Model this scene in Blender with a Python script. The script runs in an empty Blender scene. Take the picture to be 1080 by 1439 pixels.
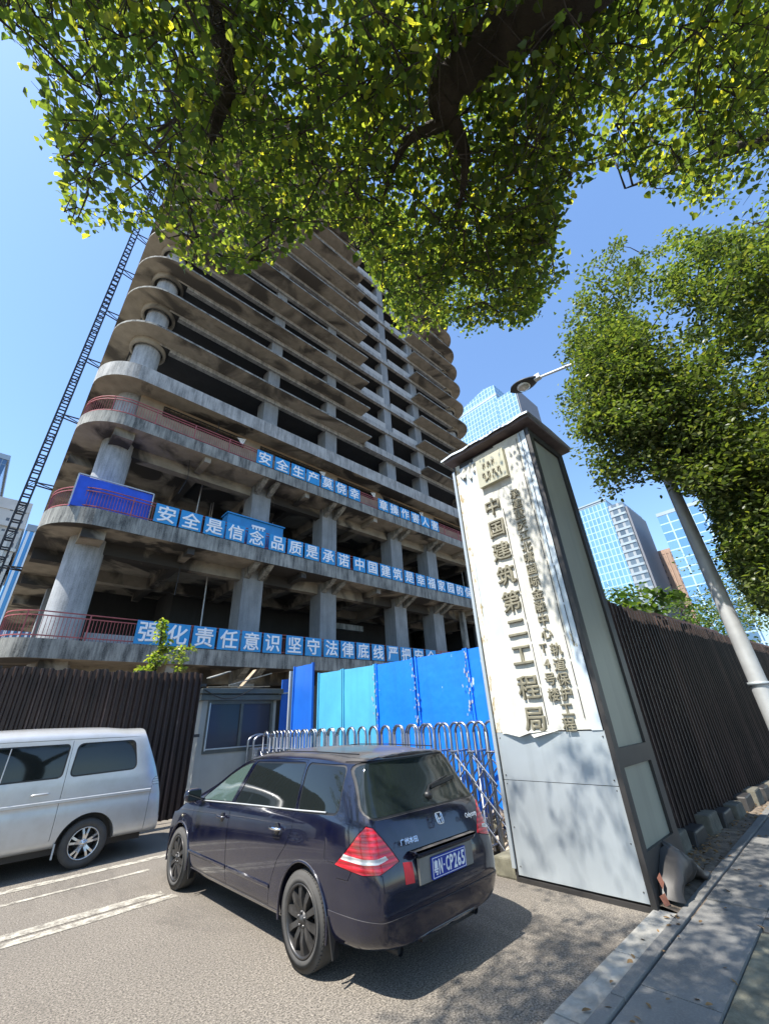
import bpy, bmesh, math, random
import numpy as np
from mathutils import Vector, Matrix, noise

SC = bpy.context.scene
COL = SC.collection
PI = math.pi
rad = math.radians
RNG = random.Random(7)

# ------------------------------------------------------------------ camera
EYE = 1.68
FPX = 566.2                       # focal length in pixels of a 1080 x 1439 frame
UPV = np.array([-62, -1088, 566.2]); UPV /= np.linalg.norm(UPV)
XV = np.array([670, 256.5, 566.2]); XV = XV - UPV * (XV @ UPV); XV /= np.linalg.norm(XV)
YV = np.cross(UPV, XV)
cam = bpy.data.cameras.new('camera')
cam_o = bpy.data.objects.new('camera', cam); COL.objects.link(cam_o)
_r = Vector((XV[0], YV[0], UPV[0])); _d = Vector((XV[1], YV[1], UPV[1])); _f = Vector((XV[2], YV[2], UPV[2]))
M = Matrix((( _r.x, -_d.x, -_f.x, 0), (_r.y, -_d.y, -_f.y, 0), (_r.z, -_d.z, -_f.z, EYE), (0, 0, 0, 1)))
cam_o.matrix_world = M
cam.sensor_fit = 'VERTICAL'; cam.sensor_height = 36.0
cam.lens = FPX / 1439 * 36
cam.clip_start = 0.05; cam.clip_end = 6000
SC.camera = cam_o

def ray(px, py):
    d = np.array([px - 540, py - 719.5, FPX])
    return np.array([d @ XV, d @ YV, d @ UPV])
def project(p):
    q = np.asarray(p, float) - np.array([0, 0, EYE])
    c = q[..., 0:1] * XV + q[..., 1:2] * YV + q[..., 2:3] * UPV
    return 540 + FPX * c[..., 0] / c[..., 2], 719.5 + FPX * c[..., 1] / c[..., 2], c[..., 2]

# ------------------------------------------------------------------ scene tree helpers
def tag(o, label=None, cat=None, group=None, kind=None):
    if label: o['label'] = label
    if cat: o['category'] = cat
    if group: o['group'] = group
    if kind: o['kind'] = kind
    return o
def thing(name, label, cat, loc=(0, 0, 0), rz=0.0, group=None):
    o = bpy.data.objects.new(name, None); COL.objects.link(o)
    o.empty_display_size = 0.2
    o.location = loc; o.rotation_euler = (0, 0, rz)
    return tag(o, label, cat, group)
def base_of(o):
    v = Vector((0, 0, 0))
    while o is not None:
        v += Vector(o.location); o = o.parent
    return v
def copy_tree(o, parent=None):
    c = o.copy(); COL.objects.link(c); c.parent = parent
    for ch in list(o.children): copy_tree(ch, c)
    return c

class MB:
    """collects shapes; build() links them as ONE mesh object"""
    def __init__(s): s.v = []; s.f = []; s.m = []; s.sm = []
    def add(s, verts, faces, mi=0, smooth=False):
        n = len(s.v); s.v.extend([tuple(p) for p in verts])
        for f in faces:
            s.f.append([i + n for i in f]); s.m.append(mi); s.sm.append(smooth)
        return s
    def box(s, x0, x1, y0, y1, z0, z1, mi=0):
        v = [(x0,y0,z0),(x1,y0,z0),(x1,y1,z0),(x0,y1,z0),(x0,y0,z1),(x1,y0,z1),(x1,y1,z1),(x0,y1,z1)]
        return s.add(v, [(3,2,1,0),(4,5,6,7),(0,1,5,4),(1,2,6,5),(2,3,7,6),(3,0,4,7)], mi)
    def obox(s, c, size, mat=None, mi=0):
        hx, hy, hz = size[0]/2, size[1]/2, size[2]/2
        v = [Vector((a*hx, b*hy, d*hz)) for d in (-1,1) for a, b in ((-1,-1),(1,-1),(1,1),(-1,1))]
        if mat is not None: v = [mat @ p for p in v]
        v = [p + Vector(c) for p in v]
        return s.add(v, [(3,2,1,0),(4,5,6,7),(0,1,5,4),(1,2,6,5),(2,3,7,6),(3,0,4,7)], mi)
    def beam(s, a, b, w, h, mi=0, up=(0,0,1)):
        a = Vector(a); b = Vector(b); d = b - a; L = d.length
        if L < 1e-6: return s
        z = d / L; u = Vector(up)
        if abs(z.dot(u)) > .98: u = Vector((1, 0, 0))
        x = u.cross(z).normalized(); y = z.cross(x)
        v = []
        for p in (a, b):
            for i, j in ((-1,-1),(1,-1),(1,1),(-1,1)):
                v.append(p + x*(i*w/2) + y*(j*h/2))
        return s.add(v, [(3,2,1,0),(4,5,6,7),(0,1,5,4),(1,2,6,5),(2,3,7,6),(3,0,4,7)], mi)
    def tube(s, pts, r, n=8, mi=0, cap=True, smooth=True, jit=0.0):
        pts = [Vector(p) for p in pts]
        rs = list(r) if hasattr(r, '__len__') else [r]*len(pts)
        rings = []; prev = None
        for i, p in enumerate(pts):
            t = (pts[min(i+1, len(pts)-1)] - pts[max(i-1, 0)])
            t = t.normalized() if t.length > 1e-9 else Vector((0,0,1))
            if prev is None:
                u = Vector((0,0,1)) if abs(t.z) < .95 else Vector((1,0,0))
                x = u.cross(t).normalized()
            else:
                x = prev - t*prev.dot(t)
                x = x.normalized() if x.length > 1e-6 else Vector((1,0,0)).cross(t).normalized()
            prev = x; y = t.cross(x)
            rings.append([p + (x*math.cos(2*PI*k/n) + y*math.sin(2*PI*k/n))*(rs[i]*(1+(RNG.uniform(-jit, jit) if jit else 0))) for k in range(n)])
        v = [q for rg in rings for q in rg]; f = []
        for i in range(len(pts)-1):
            for k in range(n):
                a = i*n+k; b = i*n+(k+1)%n
                f.append((a, b, b+n, a+n))
        s.add(v, f, mi, smooth)
        if cap:
            s.add(rings[0], [list(range(n))[::-1]], mi); s.add(rings[-1], [list(range(n))], mi)
        return s
    def lathe(s, prof, c=(0,0,0), axis='z', n=32, mi=0, smooth=True):
        """prof: list of (r, h)"""
        v = []; f = []
        for r, h in prof:
            for k in range(n):
                a = 2*PI*k/n; q = (r*math.cos(a), r*math.sin(a), h)
                if axis == 'x': q = (q[2], q[0], q[1])
                elif axis == 'y': q = (q[1], q[2], q[0])
                v.append((q[0]+c[0], q[1]+c[1], q[2]+c[2]))
        for i in range(len(prof)-1):
            for k in range(n):
                a = i*n+k; b = i*n+(k+1)%n
                f.append((a, b, b+n, a+n))
        return s.add(v, f, mi, smooth)
    def prism(s, poly, h0, h1, axis='z', mi=0):
        """extrude a 2D polygon; axis 'z': (x,y)->z ; 'x': (y,z)->x ; 'y': (x,z)->y"""
        def m(p, h):
            if axis == 'z': return (p[0], p[1], h)
            if axis == 'x': return (h, p[0], p[1])
            return (p[0], h, p[1])
        n = len(poly)
        v = [m(p, h0) for p in poly] + [m(p, h1) for p in poly]
        f = [list(range(n))[::-1], list(range(n, 2*n))] + [(i, (i+1)%n, n+(i+1)%n, n+i) for i in range(n)]
        return s.add(v, f, mi)
    def build(s, name, mats, parent=None, local=False, recalc=True, bevel=0.0):
        me = bpy.data.meshes.new(name)
        off = Vector((0,0,0)) if (parent is None or local) else base_of(parent)
        me.from_pydata([(p[0]-off.x, p[1]-off.y, p[2]-off.z) for p in s.v], [], s.f)
        if not isinstance(mats, (list, tuple)): mats = [mats]
        for m in mats: me.materials.append(m)
        me.polygons.foreach_set('material_index', s.m)
        me.polygons.foreach_set('use_smooth', s.sm)
        if recalc or bevel:
            bm = bmesh.new(); bm.from_mesh(me)
            if recalc: bmesh.ops.recalc_face_normals(bm, faces=bm.faces)
            if bevel:
                bmesh.ops.remove_doubles(bm, verts=bm.verts, dist=1e-5)
                es = [e for e in bm.edges if len(e.link_faces) == 2 and e.calc_face_angle(0) > .6]
                bmesh.ops.bevel(bm, geom=es, offset=bevel, segments=2, affect='EDGES', profile=.6)
            bm.to_mesh(me); bm.free()
        me.update()
        o = bpy.data.objects.new(name, me); COL.objects.link(o)
        if parent is not None: o.parent = parent
        return o

def mesh_obj(name, me, mats, parent=None):
    if mats is not None:
        me.materials.clear()
        for m in (mats if isinstance(mats, (list, tuple)) else [mats]): me.materials.append(m)
    o = bpy.data.objects.new(name, me); COL.objects.link(o)
    if parent is not None: o.parent = parent
    return o

def text_mesh(body, size, depth, offset=0.0, res=2, align='CENTER'):
    """raised lettering as a mesh: reads along +x, stands in xz, front face towards -y"""
    c = bpy.data.curves.new('lettering', 'FONT'); c.body = body; c.size = size
    c.extrude = depth/2; c.bevel_depth = offset; c.bevel_resolution = 0; c.resolution_u = res
    c.align_x = align; c.align_y = 'CENTER'
    o = bpy.data.objects.new('lettering', c); COL.objects.link(o)
    dg = bpy.context.evaluated_depsgraph_get()
    me = bpy.data.meshes.new_from_object(o.evaluated_get(dg))
    bpy.data.objects.remove(o); bpy.data.curves.remove(c)
    me.transform(Matrix.Rotation(PI/2, 4, 'X'))
    return me
def center_mesh(me):
    co = np.empty(len(me.vertices)*3); me.vertices.foreach_get('co', co); co = co.reshape(-1, 3)
    mid = (co.min(0)+co.max(0))/2
    me.transform(Matrix.Translation((-mid[0], -mid[1], -mid[2])))
    return co.max(0)-co.min(0)

# ------------------------------------------------------------------ materials
class NT:
    def __init__(s, name):
        s.m = bpy.data.materials.new(name); s.m.use_nodes = True
        s.t = s.m.node_tree; s.n = s.t.nodes; s.n.clear()
        s.out = s.n.new('ShaderNodeOutputMaterial')
        s.b = s.n.new('ShaderNodeBsdfPrincipled'); s.link(s.b.outputs[0], s.out.inputs[0])
        s._tc = None
    def link(s, a, b): s.t.links.new(a, b)
    def coord(s, scale=(1,1,1)):
        if s._tc is None: s._tc = s.n.new('ShaderNodeTexCoord')
        mp = s.n.new('ShaderNodeMapping'); mp.inputs['Scale'].default_value = scale
        s.link(s._tc.outputs['Object'], mp.inputs['Vector']); return mp.outputs[0]
    def noise(s, scale, detail=4, rough=.55, stretch=(1,1,1), dist=0):
        n = s.n.new('ShaderNodeTexNoise'); n.inputs['Scale'].default_value = scale
        n.inputs['Detail'].default_value = detail; n.inputs['Roughness'].default_value = rough
        n.inputs['Distortion'].default_value = dist
        s.link(s.coord(stretch), n.inputs['Vector']); return n.outputs['Fac']
    def ramp(s, fac, stops):
        r = s.n.new('ShaderNodeValToRGB'); e = r.color_ramp.elements
        while len(e) < len(stops): e.new(.5)
        for i, (p, c) in enumerate(stops):
            e[i].position = p
            e[i].color = (c, c, c, 1) if not hasattr(c, '__len__') else (*c, 1)
        s.link(fac, r.inputs[0]); return r.outputs['Color']
    def mix(s, fac, a, b, mode='MIX'):
        m = s.n.new('ShaderNodeMix'); m.data_type = 'RGBA'; m.blend_type = mode
        for sock, val in ((m.inputs[0], fac), (m.inputs[6], a), (m.inputs[7], b)):
            if hasattr(val, 'default_value'): s.link(val, sock)
            elif hasattr(val, '__len__'): sock.default_value = (*val, 1)
            else: sock.default_value = val
        return m.outputs[2]
    def math(s, op, a, b=0.0):
        m = s.n.new('ShaderNodeMath'); m.operation = op
        for i, val in enumerate((a, b)):
            if hasattr(val, 'default_value'): s.link(val, m.inputs[i])
            else: m.inputs[i].default_value = val
        return m.outputs[0]
    def color(s, c):
        if hasattr(c, 'default_value'): s.link(c, s.b.inputs['Base Color'])
        else: s.b.inputs['Base Color'].default_value = (*c, 1)
    def set(s, **k):
        for a, v in k.items():
            i = s.b.inputs[a.replace('_', ' ')]
            if hasattr(v, 'default_value'): s.link(v, i)
            else: i.default_value = v
    def bump(s, h, strength=.3, dist=.01):
        b = s.n.new('ShaderNodeBump'); b.inputs['Strength'].default_value = strength
        b.inputs['Distance'].default_value = dist
        s.link(h, b.inputs['Height']); s.link(b.outputs[0], s.b.inputs['Normal'])

def plain(name, c, rough=.6, metal=0.0, var=.25, scale=3.0, coat=0.0, bump=0.0):
    t = NT(name); n = t.noise(scale, 5)
    c = np.array(c, float)
    t.color(t.mix(t.ramp(n, [(.3, 0.0), (.7, 1.0)]), tuple(c*(1-var)), tuple(np.minimum(c*(1+var), 1))))
    t.set(Roughness=rough, Metallic=metal)
    if coat: t.set(Coat_Weight=coat, Coat_Roughness=.05)
    if bump: t.bump(t.noise(scale*12, 4), bump, .01)
    return t.m

MAT = {}
def concrete(name, c1, c2, streak=.5, form=0.0):
    t = NT(name)
    big = t.ramp(t.noise(.55, 6, .6), [(.32, 0.0), (.68, 1.0)])
    st = t.ramp(t.math('ADD', t.math('MULTIPLY', t.noise(2.4, 5, .6, (1, 1, .35)), .5), t.math('MULTIPLY', t.noise(7.5, 6, .7, (1, 1, .07)), .5)), [(.42, 0.0), (.60, 1.0)])
    fine = t.noise(22, 4)
    c = t.mix(big, c1, tuple(np.array(c1)*.72))
    c = t.mix(t.math('MULTIPLY', st, streak), c, c2)
    c = t.mix(t.math('MULTIPLY', t.ramp(fine, [(.35, 0.0), (.75, 1.0)]), .35), c, tuple(np.array(c1)*1.15))
    t.color(c); t.set(Roughness=.9); t.bump(fine, .35, .012)
    return t.m
MAT['fascia'] = concrete('weathered_fascia', (.31, .31, .28), (.035, .038, .038), 1.0)
MAT['fascia_light'] = concrete('grey_fascia', (.42, .42, .40), (.075, .08, .08), .8)
MAT['column'] = concrete('column_concrete', (.27, .285, .29), (.10, .11, .115), .55)
MAT['round_column'] = concrete('round_column_concrete', (.40, .42, .43), (.10, .11, .115), .7)
MAT['parapet'] = concrete('pale_parapet', (.47, .47, .45), (.20, .20, .19), .5)
MAT['core'] = concrete('shaded_interior', (.038, .040, .042), (.02, .021, .022), .5)  # concrete darkened almost to black: the interior's shade is put into its colour
def soffit(name, c1, c2, dark, lo, hi):
    t = NT(name)
    n = t.noise(.30, 6, .52, (1, 1, 1), .8)
    k = t.ramp(n, [(lo, 0.0), (hi, 1.0)])
    m = t.noise(1.6, 6, .6)
    base = t.mix(t.ramp(m, [(.3, 0.0), (.7, 1.0)]), c1, c2)
    t.color(t.mix(k, base, dark)); t.set(Roughness=.95); t.bump(t.noise(9, 5), .3, .02)
    return t.m
MAT['soffit'] = soffit('stained_soffit', (.32, .295, .24), (.21, .19, .155), (.040, .038, .035), .47, .56)
MAT['balcony_soffit'] = soffit('balcony_soffit', (.345, .315, .255), (.23, .207, .165), (.085, .078, .066), .49, .60)
MAT['tan_wall'] = soffit('tan_infill', (.34, .27, .19), (.22, .17, .12), (.06, .05, .045), .62, .66)

t = NT('asphalt'); sp = t.noise(68, 4, .8); mid = t.noise(26, 5, .6); big = t.noise(.45, 5)
c = t.mix(t.ramp(sp, [(.38, 0.0), (.63, 1.0)]), (.022, .019, .016), (.36, .315, .258))
c = t.mix(t.ramp(mid, [(.45, 0.0), (.7, .5)]), c, (.088, .077, .063))
c = t.mix(t.ramp(big, [(.35, 0.0), (.7, .4)]), c, (.10, .088, .073))
st = t.ramp(t.noise(.8, 6, .7, (1, .35, 1), .5), [(.50, 0.0), (.66, .65)])
c = t.mix(st, c, (.065, .056, .047))
t.color(c); t.set(Roughness=.93); t.bump(sp, .5, .010); MAT['asphalt'] = t.m

t = NT('worn_paint'); n = t.noise(9, 7, .7); n2 = t.noise(70, 3, .7)
k = t.math('ADD', t.math('MULTIPLY', n, .7), t.math('MULTIPLY', n2, .3))
t.color(t.mix(t.ramp(k, [(.42, 0.0), (.58, 1.0)]), (.44, .41, .34), (.15, .132, .108)))
t.set(Roughness=.85); t.bump(n2, .4, .006); MAT['paint'] = t.m

t = NT('kerb_stone'); n = t.noise(6, 6); n2 = t.noise(45, 4)
vo = t.n.new('ShaderNodeTexVoronoi'); vo.feature = 'DISTANCE_TO_EDGE'; vo.inputs['Scale'].default_value = 3.1
dn = t.n.new('ShaderNodeTexNoise'); dn.inputs['Scale'].default_value = 7; t.link(t.coord((1, 1, 1)), dn.inputs['Vector'])
dm = t.mix(.12, t.coord((1, 1, 1)), dn.outputs['Color'], 'ADD')
t.link(dm, vo.inputs['Vector'])
crk = t.math('MULTIPLY', t.ramp(vo.outputs[0], [(.0, 1.0), (.012, 0.0)]), t.ramp(t.noise(1.6, 4), [(.5, 0.0), (.62, 1.0)]))
c = t.mix(t.ramp(n, [(.35, 0.0), (.7, 1.0)]), (.40, .38, .335), (.22, .21, .185))
c = t.mix(t.math('MULTIPLY', crk, .6), c, (.08, .075, .07))
t.color(c); t.set(Roughness=.9); t.bump(n2, .5, .01); MAT['kerb'] = t.m
def slab_mat(name, c1, c2):
    t = NT(name); n = t.noise(2.0, 6); n2 = t.noise(60, 4)
    c = t.mix(t.ramp(n, [(.3, 0.0), (.7, 1.0)]), c1, c2)
    c = t.mix(t.math('MULTIPLY', t.ramp(n2, [(.45, 0.0), (.8, 1.0)]), .5), c, tuple(np.array(c1)*1.35))
    t.color(c); t.set(Roughness=.88); t.bump(n2, .4, .006); return t.m
MAT['slab'] = slab_mat('paving_slab', (.19, .185, .172), (.125, .122, .115))
MAT['joint'] = plain('paving_joint', (.05, .047, .042), .95, var=.4, scale=20)
MAT['earth'] = plain('earth_gravel', (.16, .125, .09), .95, var=.5, scale=12, bump=.6)

def sheet(name, c, rough=.45, metal=.0, peel=None, var=.12, wave=0.0):
    t = NT(name); n = t.noise(1.4, 5)
    c0 = np.array(c, float)
    col = t.mix(t.ramp(n, [(.3, 0.0), (.7, 1.0)]), tuple(c0*(1-var)), tuple(np.minimum(c0*(1+var), 1)))
    st = t.ramp(t.noise(5, 4, .6, (1, 1, .08)), [(.5, 0.0), (.8, .35)])
    col = t.mix(st, col, tuple(c0*.6))
    if peel is not None:
        pn = t.ramp(t.noise(3.2, 8, .68, (1, 1, .45)), [(.655, 0.0), (.675, 1.0)])
        col = t.mix(pn, col, peel)
    t.color(col); t.set(Roughness=rough, Metallic=metal)
    if wave: t.bump(t.noise(1.8, 3), wave, .05)
    return t.m
MAT['blue'] = sheet('blue_sheet', (.008, .17, .72), .4, 0, (.55, .66, .75), wave=.5)
MAT['deep_blue'] = sheet('deep_blue_sheet', (.012, .11, .48), .4, 0, (.45, .55, .65))
MAT['cyan'] = sheet('cyan_sheet', (.075, .36, .56), .45, 0, None)
MAT['tarp'] = sheet('blue_tarpaulin', (.01, .075, .55), .5, 0, None, .2, .5)
MAT['cabin_blue'] = sheet('cabin_blue', (.015, .20, .46), .5, 0, None)
MAT['banner'] = sheet('banner_blue', (.016, .25, .55), .5, 0, None, .1)
MAT['white'] = plain('white_lettering', (.80, .81, .82), .6, var=.06)
MAT['clad'] = sheet('pillar_cladding', (.42, .46, .48), .42, .35, None, .06, .12)
MAT['clad_old'] = sheet('old_cladding', (.50, .57, .62), .5, .1, (.30, .26, .16), .1, .2)
t = NT('torn_cloth'); n = t.noise(5, 6, .6, (1, 1, .4))
t.color(t.mix(t.ramp(n, [(.3, 0.0), (.7, 1.0)]), (.58, .57, .515), (.49, .48, .43)))
wv = t.n.new('ShaderNodeTexNoise'); wv.inputs['Scale'].default_value = 3.0; wv.inputs['Detail'].default_value = 3
t.link(t.coord((1, 2.6, .55)), wv.inputs['Vector'])
t.set(Roughness=.85); t.bump(wv.outputs['Fac'], .55, .05); MAT['cloth'] = t.m
t = NT('peeling_paint'); n = t.noise(14, 7, .7, (1, 1, .4))
t.color(t.mix(t.ramp(n, [(.52, 0.0), (.60, 1.0)]), (.56, .57, .53), (.36, .28, .15)))
t.set(Roughness=.9); t.bump(n, .6, .01); MAT['peel'] = t.m
MAT['olive_panel'] = sheet('olive_panel', (.27, .275, .22), .5, .1, None, .06)
MAT['dark_frame'] = plain('dark_frame', (.045, .042, .040), .5, .3, .2)
MAT['maroon_cap'] = plain('maroon_cap', (.105, .082, .082), .6, .1, .3, 6)
MAT['gold_letter'] = plain('gold_letter', (.225, .205, .145), .5, .25, .25, 10)
MAT['gold_plate'] = plain('gold_plate', (.46, .43, .30), .38, .3, .06, 4)
t = NT('rusty_brown_steel'); n = t.noise(2.4, 6, .65, (1, 1, .35)); n2 = t.noise(14, 5, .7, (1, 1, .2))
c = t.mix(t.ramp(n, [(.35, 0.0), (.7, 1.0)]), (.030, .021, .019), (.062, .040, .034))
c = t.mix(t.ramp(n2, [(.60, 0.0), (.78, .8)]), c, (.22, .17, .13))
g = t.n.new('ShaderNodeNewGeometry'); c = t.mix(1.0, c, t.ramp(g.outputs['Random Per Island'], [(0, .55), (.8, 1.1), (1, 1.9)]), 'MULTIPLY')
t.color(c); t.set(Roughness=.5, Metallic=.25); MAT['brown_steel'] = t.m
MAT['rust_edge'] = plain('rust_red_edge', (.26, .10, .06), .7, .1, .35, 9)
MAT['steel'] = plain('stainless_steel', (.31, .325, .35), .33, 1.0, .15, 6)
MAT['galv'] = plain('galvanised_pole', (.46, .47, .47), .55, .35, .12, 5)
MAT['black'] = plain('black_plastic', (.012, .012, .013), .45, 0, .2)
MAT['dark_steel'] = plain('dark_steel', (.03, .032, .035), .5, .4, .2)
MAT['rail_red'] = plain('red_railing', (.30, .075, .075), .6, 0, .25, 4)
MAT['timber'] = plain('old_timber', (.34, .25, .16), .85, 0, .35, 6, bump=.4)
MAT['rubble'] = plain('broken_rubble', (.42, .36, .29), .95, 0, .45, 4, bump=.6)
MAT['moss_concrete'] = plain('mossy_concrete', (.165, .155, .11), .95, 0, .4, 7, bump=.5)
MAT['hut_panel'] = sheet('hut_panel', (.30, .31, .295), .6, 0, (.30, .29, .26), .12)
MAT['hut_frame'] = plain('hut_frame', (.085, .095, .09), .5, .2, .2)
MAT['bark'] = plain('dark_bark', (.045, .036, .028), .95, 0, .5, 5, bump=1.0)
MAT['twig'] = plain('twig_bark', (.045, .036, .026), .9, 0, .3, 9)

def glass(name, c, rough=.04, spec=.5):
    t = NT(name); t.color(c); t.set(Roughness=rough, Coat_Weight=.15, Coat_Roughness=.02)
    t.b.inputs['Specular IOR Level'].default_value = spec
    t.bump(t.noise(1.1, 2), .03, .05); return t.m
MAT['tint'] = glass('tinted_glass', (.010, .013, .013))
MAT['green_glass'] = glass('green_tinted_glass', (.055, .085, .075))
MAT['rear_glass'] = glass('rear_glass', (.014, .020, .021), .06)
MAT['hut_glass'] = glass('dusty_glass', (.035, .038, .055), .30, .35)

t = NT('navy_paint'); n = t.noise(1.7, 5)
dust = t.ramp(t.noise(7, 6, .65), [(.42, 0.0), (.85, .10)])
c = t.mix(n, (.0028, .0038, .0150), (.0042, .0054, .0205))
g = t.n.new('ShaderNodeNewGeometry'); sx = t.n.new('ShaderNodeSeparateXYZ'); t.link(g.outputs['Normal'], sx.inputs[0])
up = t.math('MULTIPLY', t.ramp(sx.outputs[2], [(.72, 0.0), (.97, 1.0)]), t.ramp(t.noise(3, 5, .6), [(.25, .45), (.7, .85)]))
t.color(t.mix(up, t.mix(dust, c, (.10, .093, .083)), (.135, .125, .115)))
rg_ = t.ramp(t.noise(5, 5), [(.3, .12), (.7, .24)])
t.set(Roughness=t.math('ADD', rg_, t.math('MULTIPLY', up, .5)), Metallic=.10, Coat_Weight=t.math('SUBTRACT', .9, t.math('MULTIPLY', up, 1.0)), Coat_Roughness=.035); MAT['navy'] = t.m
t = NT('silver_paint'); n = t.noise(1.5, 4); sd = t.noise(6, 6, .65)
t.color(t.mix(t.ramp(sd, [(.42, 0.0), (.8, .35)]), (.53, .535, .53), (.36, .335, .295)))
t.set(Roughness=.36, Metallic=.45, Coat_Weight=.6, Coat_Roughness=.08); MAT['silver'] = t.m
t = NT('tyre_rubber'); n = t.noise(9, 5)
t.color(t.mix(n, (.030, .029, .028), (.085, .08, .073))); t.set(Roughness=.85)
t.bump(t.noise(60, 3), .2, .005); MAT['rubber'] = t.m
MAT['dark_alloy'] = plain('dark_alloy', (.085, .082, .08), .40, .75, .35, 8)
MAT['silver_alloy'] = plain('silver_alloy', (.60, .60, .60), .3, .85, .15, 8)
MAT['plate_grey'] = plain('plate_surround_grey', (.20, .19, .17), .6, .1, .2, 6)
MAT['chrome'] = plain('chrome', (.75, .76, .78), .08, 1.0, .03)
MAT['plate_blue'] = plain('plate_blue', (.010, .035, .28), .4, 0, .08)
MAT['sticker_red'] = plain('red_sticker', (.42, .012, .02), .45, 0, .1)
def lens(name, c):
    t = NT(name)
    w = t.n.new('ShaderNodeTexWave'); w.bands_direction = 'Z'; w.inputs['Scale'].default_value = 9
    t.link(t.coord((1, 1, 1)), w.inputs['Vector'])
    t.color(t.mix(t.ramp(w.outputs['Fac'], [(.2, 0.0), (.8, 1.0)]), tuple(np.array(c)*.55), c))
    t.set(Roughness=.12, Coat_Weight=1.0); t.bump(w.outputs['Fac'], .3, .01); return t.m
MAT['lens_red'] = lens('red_lens', (.55, .008, .02))
MAT['lens_clear'] = lens('clear_lens', (.62, .62, .60))
MAT['lens_amber'] = lens('pale_amber_lens', (.75, .68, .5))

def leaf_mat(name, stops, transl=.45, rough=.42, tcol=None):
    """each leaf gets its own tint; sun shines through the blade"""
    t = NT(name)
    g = t.n.new('ShaderNodeNewGeometry')
    c = t.ramp(g.outputs['Random Per Island'], stops)
    big = t.ramp(t.noise(.9, 3), [(.35, .75), (.7, 1.2)])
    c = t.mix(1.0, c, big, 'MULTIPLY')
    t.color(c); t.set(Roughness=rough)
    t.b.inputs['Specular IOR Level'].default_value = .35
    tr = t.n.new('ShaderNodeBsdfTranslucent')
    tc = t.mix(1.0, c, tcol or (2.6, 2.9, .75), 'MULTIPLY')
    t.link(tc, tr.inputs[0])
    mx = t.n.new('ShaderNodeMixShader'); mx.inputs[0].default_value = transl
    t.link(t.b.outputs[0], mx.inputs[1]); t.link(tr.outputs[0], mx.inputs[2]); t.link(mx.outputs[0], t.out.inputs[0])
    return t.m
MAT['block'] = plain('dirty_block', (.115, .108, .085), .95, 0, .4, 7, bump=.5)
MAT['leaf'] = leaf_mat('broad_leaf', [(0, (.022, .040, .014)), (.5, (.042, .066, .020)), (.88, (.075, .098, .024)), (1, (.17, .18, .03))], .62, .38, (5.7, 5.0, 1.7))
MAT['leaf_far'] = leaf_mat('camphor_leaf', [(0, (.036, .058, .022)), (.5, (.088, .114, .042)), (.88, (.145, .165, .06)), (1, (.22, .21, .07))], .33, .34)
MAT['leaf_bush'] = leaf_mat('shrub_leaf', [(0, (.03, .06, .02)), (.6, (.06, .10, .03)), (1, (.13, .16, .05))], .4)
MAT['leaf_bright'] = leaf_mat('sapling_leaf', [(0, (.09, .14, .03)), (.6, (.16, .20, .05)), (1, (.28, .26, .07))], .4)
MAT['leaf_dead'] = plain('dead_leaf', (.20, .12, .05), .9, 0, .5, 14)

def tower_glass(name, g1, g2, frame, cw, ch, mortar, metal=.75, rough=.10):
    t = NT(name)
    tc = t.n.new('ShaderNodeTexCoord'); sx = t.n.new('ShaderNodeSeparateXYZ'); t.link(tc.outputs['Object'], sx.inputs[0])
    u = t.math('ADD', sx.outputs[0], sx.outputs[1]); cx = t.n.new('ShaderNodeCombineXYZ')
    t.link(u, cx.inputs[0]); t.link(sx.outputs[2], cx.inputs[1])
    b = t.n.new('ShaderNodeTexBrick'); b.offset = 0.0
    b.inputs['Scale'].default_value = 1.0; b.inputs['Brick Width'].default_value = cw; b.inputs['Row Height'].default_value = ch
    b.inputs['Mortar Size'].default_value = mortar; b.inputs['Mortar Smooth'].default_value = 0; b.inputs['Bias'].default_value = 0
    b.inputs['Color1'].default_value = (*g1, 1); b.inputs['Color2'].default_value = (*g2, 1); b.inputs['Mortar'].default_value = (*frame, 1)
    t.link(cx.outputs[0], b.inputs['Vector'])
    t.color(b.outputs['Color'])
    t.set(Metallic=t.math('MULTIPLY', t.math('SUBTRACT', 1.0, b.outputs['Fac']), metal), Roughness=rough)
    return t.m
# ================================================================== setting: ground, road, pavement
def struct(o): o['kind'] = 'structure'; return o
m = MB(); m.add([(-1500,-1500,-.02),(1500,-1500,-.02),(1500,1500,-.02),(-1500,1500,-.02)], [(0,1,2,3)])
struct(m.build('ground', MAT['earth'], recalc=False))
m = MB()
m.add([(-60,2.02,0),(60,2.02,0),(60,12,0),(-60,12,0),(-60,-9,0),(3.0,-9,0),(3.0,2.02,0)], [(0,6,1,2,3),(4,5,6,0)])
struct(m.build('road', MAT['asphalt'], recalc=False))
# worn painted lines (along the road, past the parked van)
def stripe(name, y0, y1, x0, x1):
    m = MB(); n = 24; rr_ = random.Random(int(y0*100))
    v = []
    for i in range(n+1):
        x = x0+(x1-x0)*i/n
        v += [(x, y0+rr_.uniform(-.012,.012), .004), (x, y1+rr_.uniform(-.012,.012), .004)]
    m.add(v, [(2*i, 2*i+2, 2*i+3, 2*i+1) for i in range(n)])
    struct(m.build(name, MAT['paint'], recalc=False))
stripe('road_marking', 8.22, 8.38, -8, 3.0)
stripe('road_marking', 7.66, 7.75, -8, 2.5)
stripe('road_marking', 6.44, 6.62, -8, 2.32)
stripe('road_marking', 6.24, 6.38, -8, 2.4)

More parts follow.
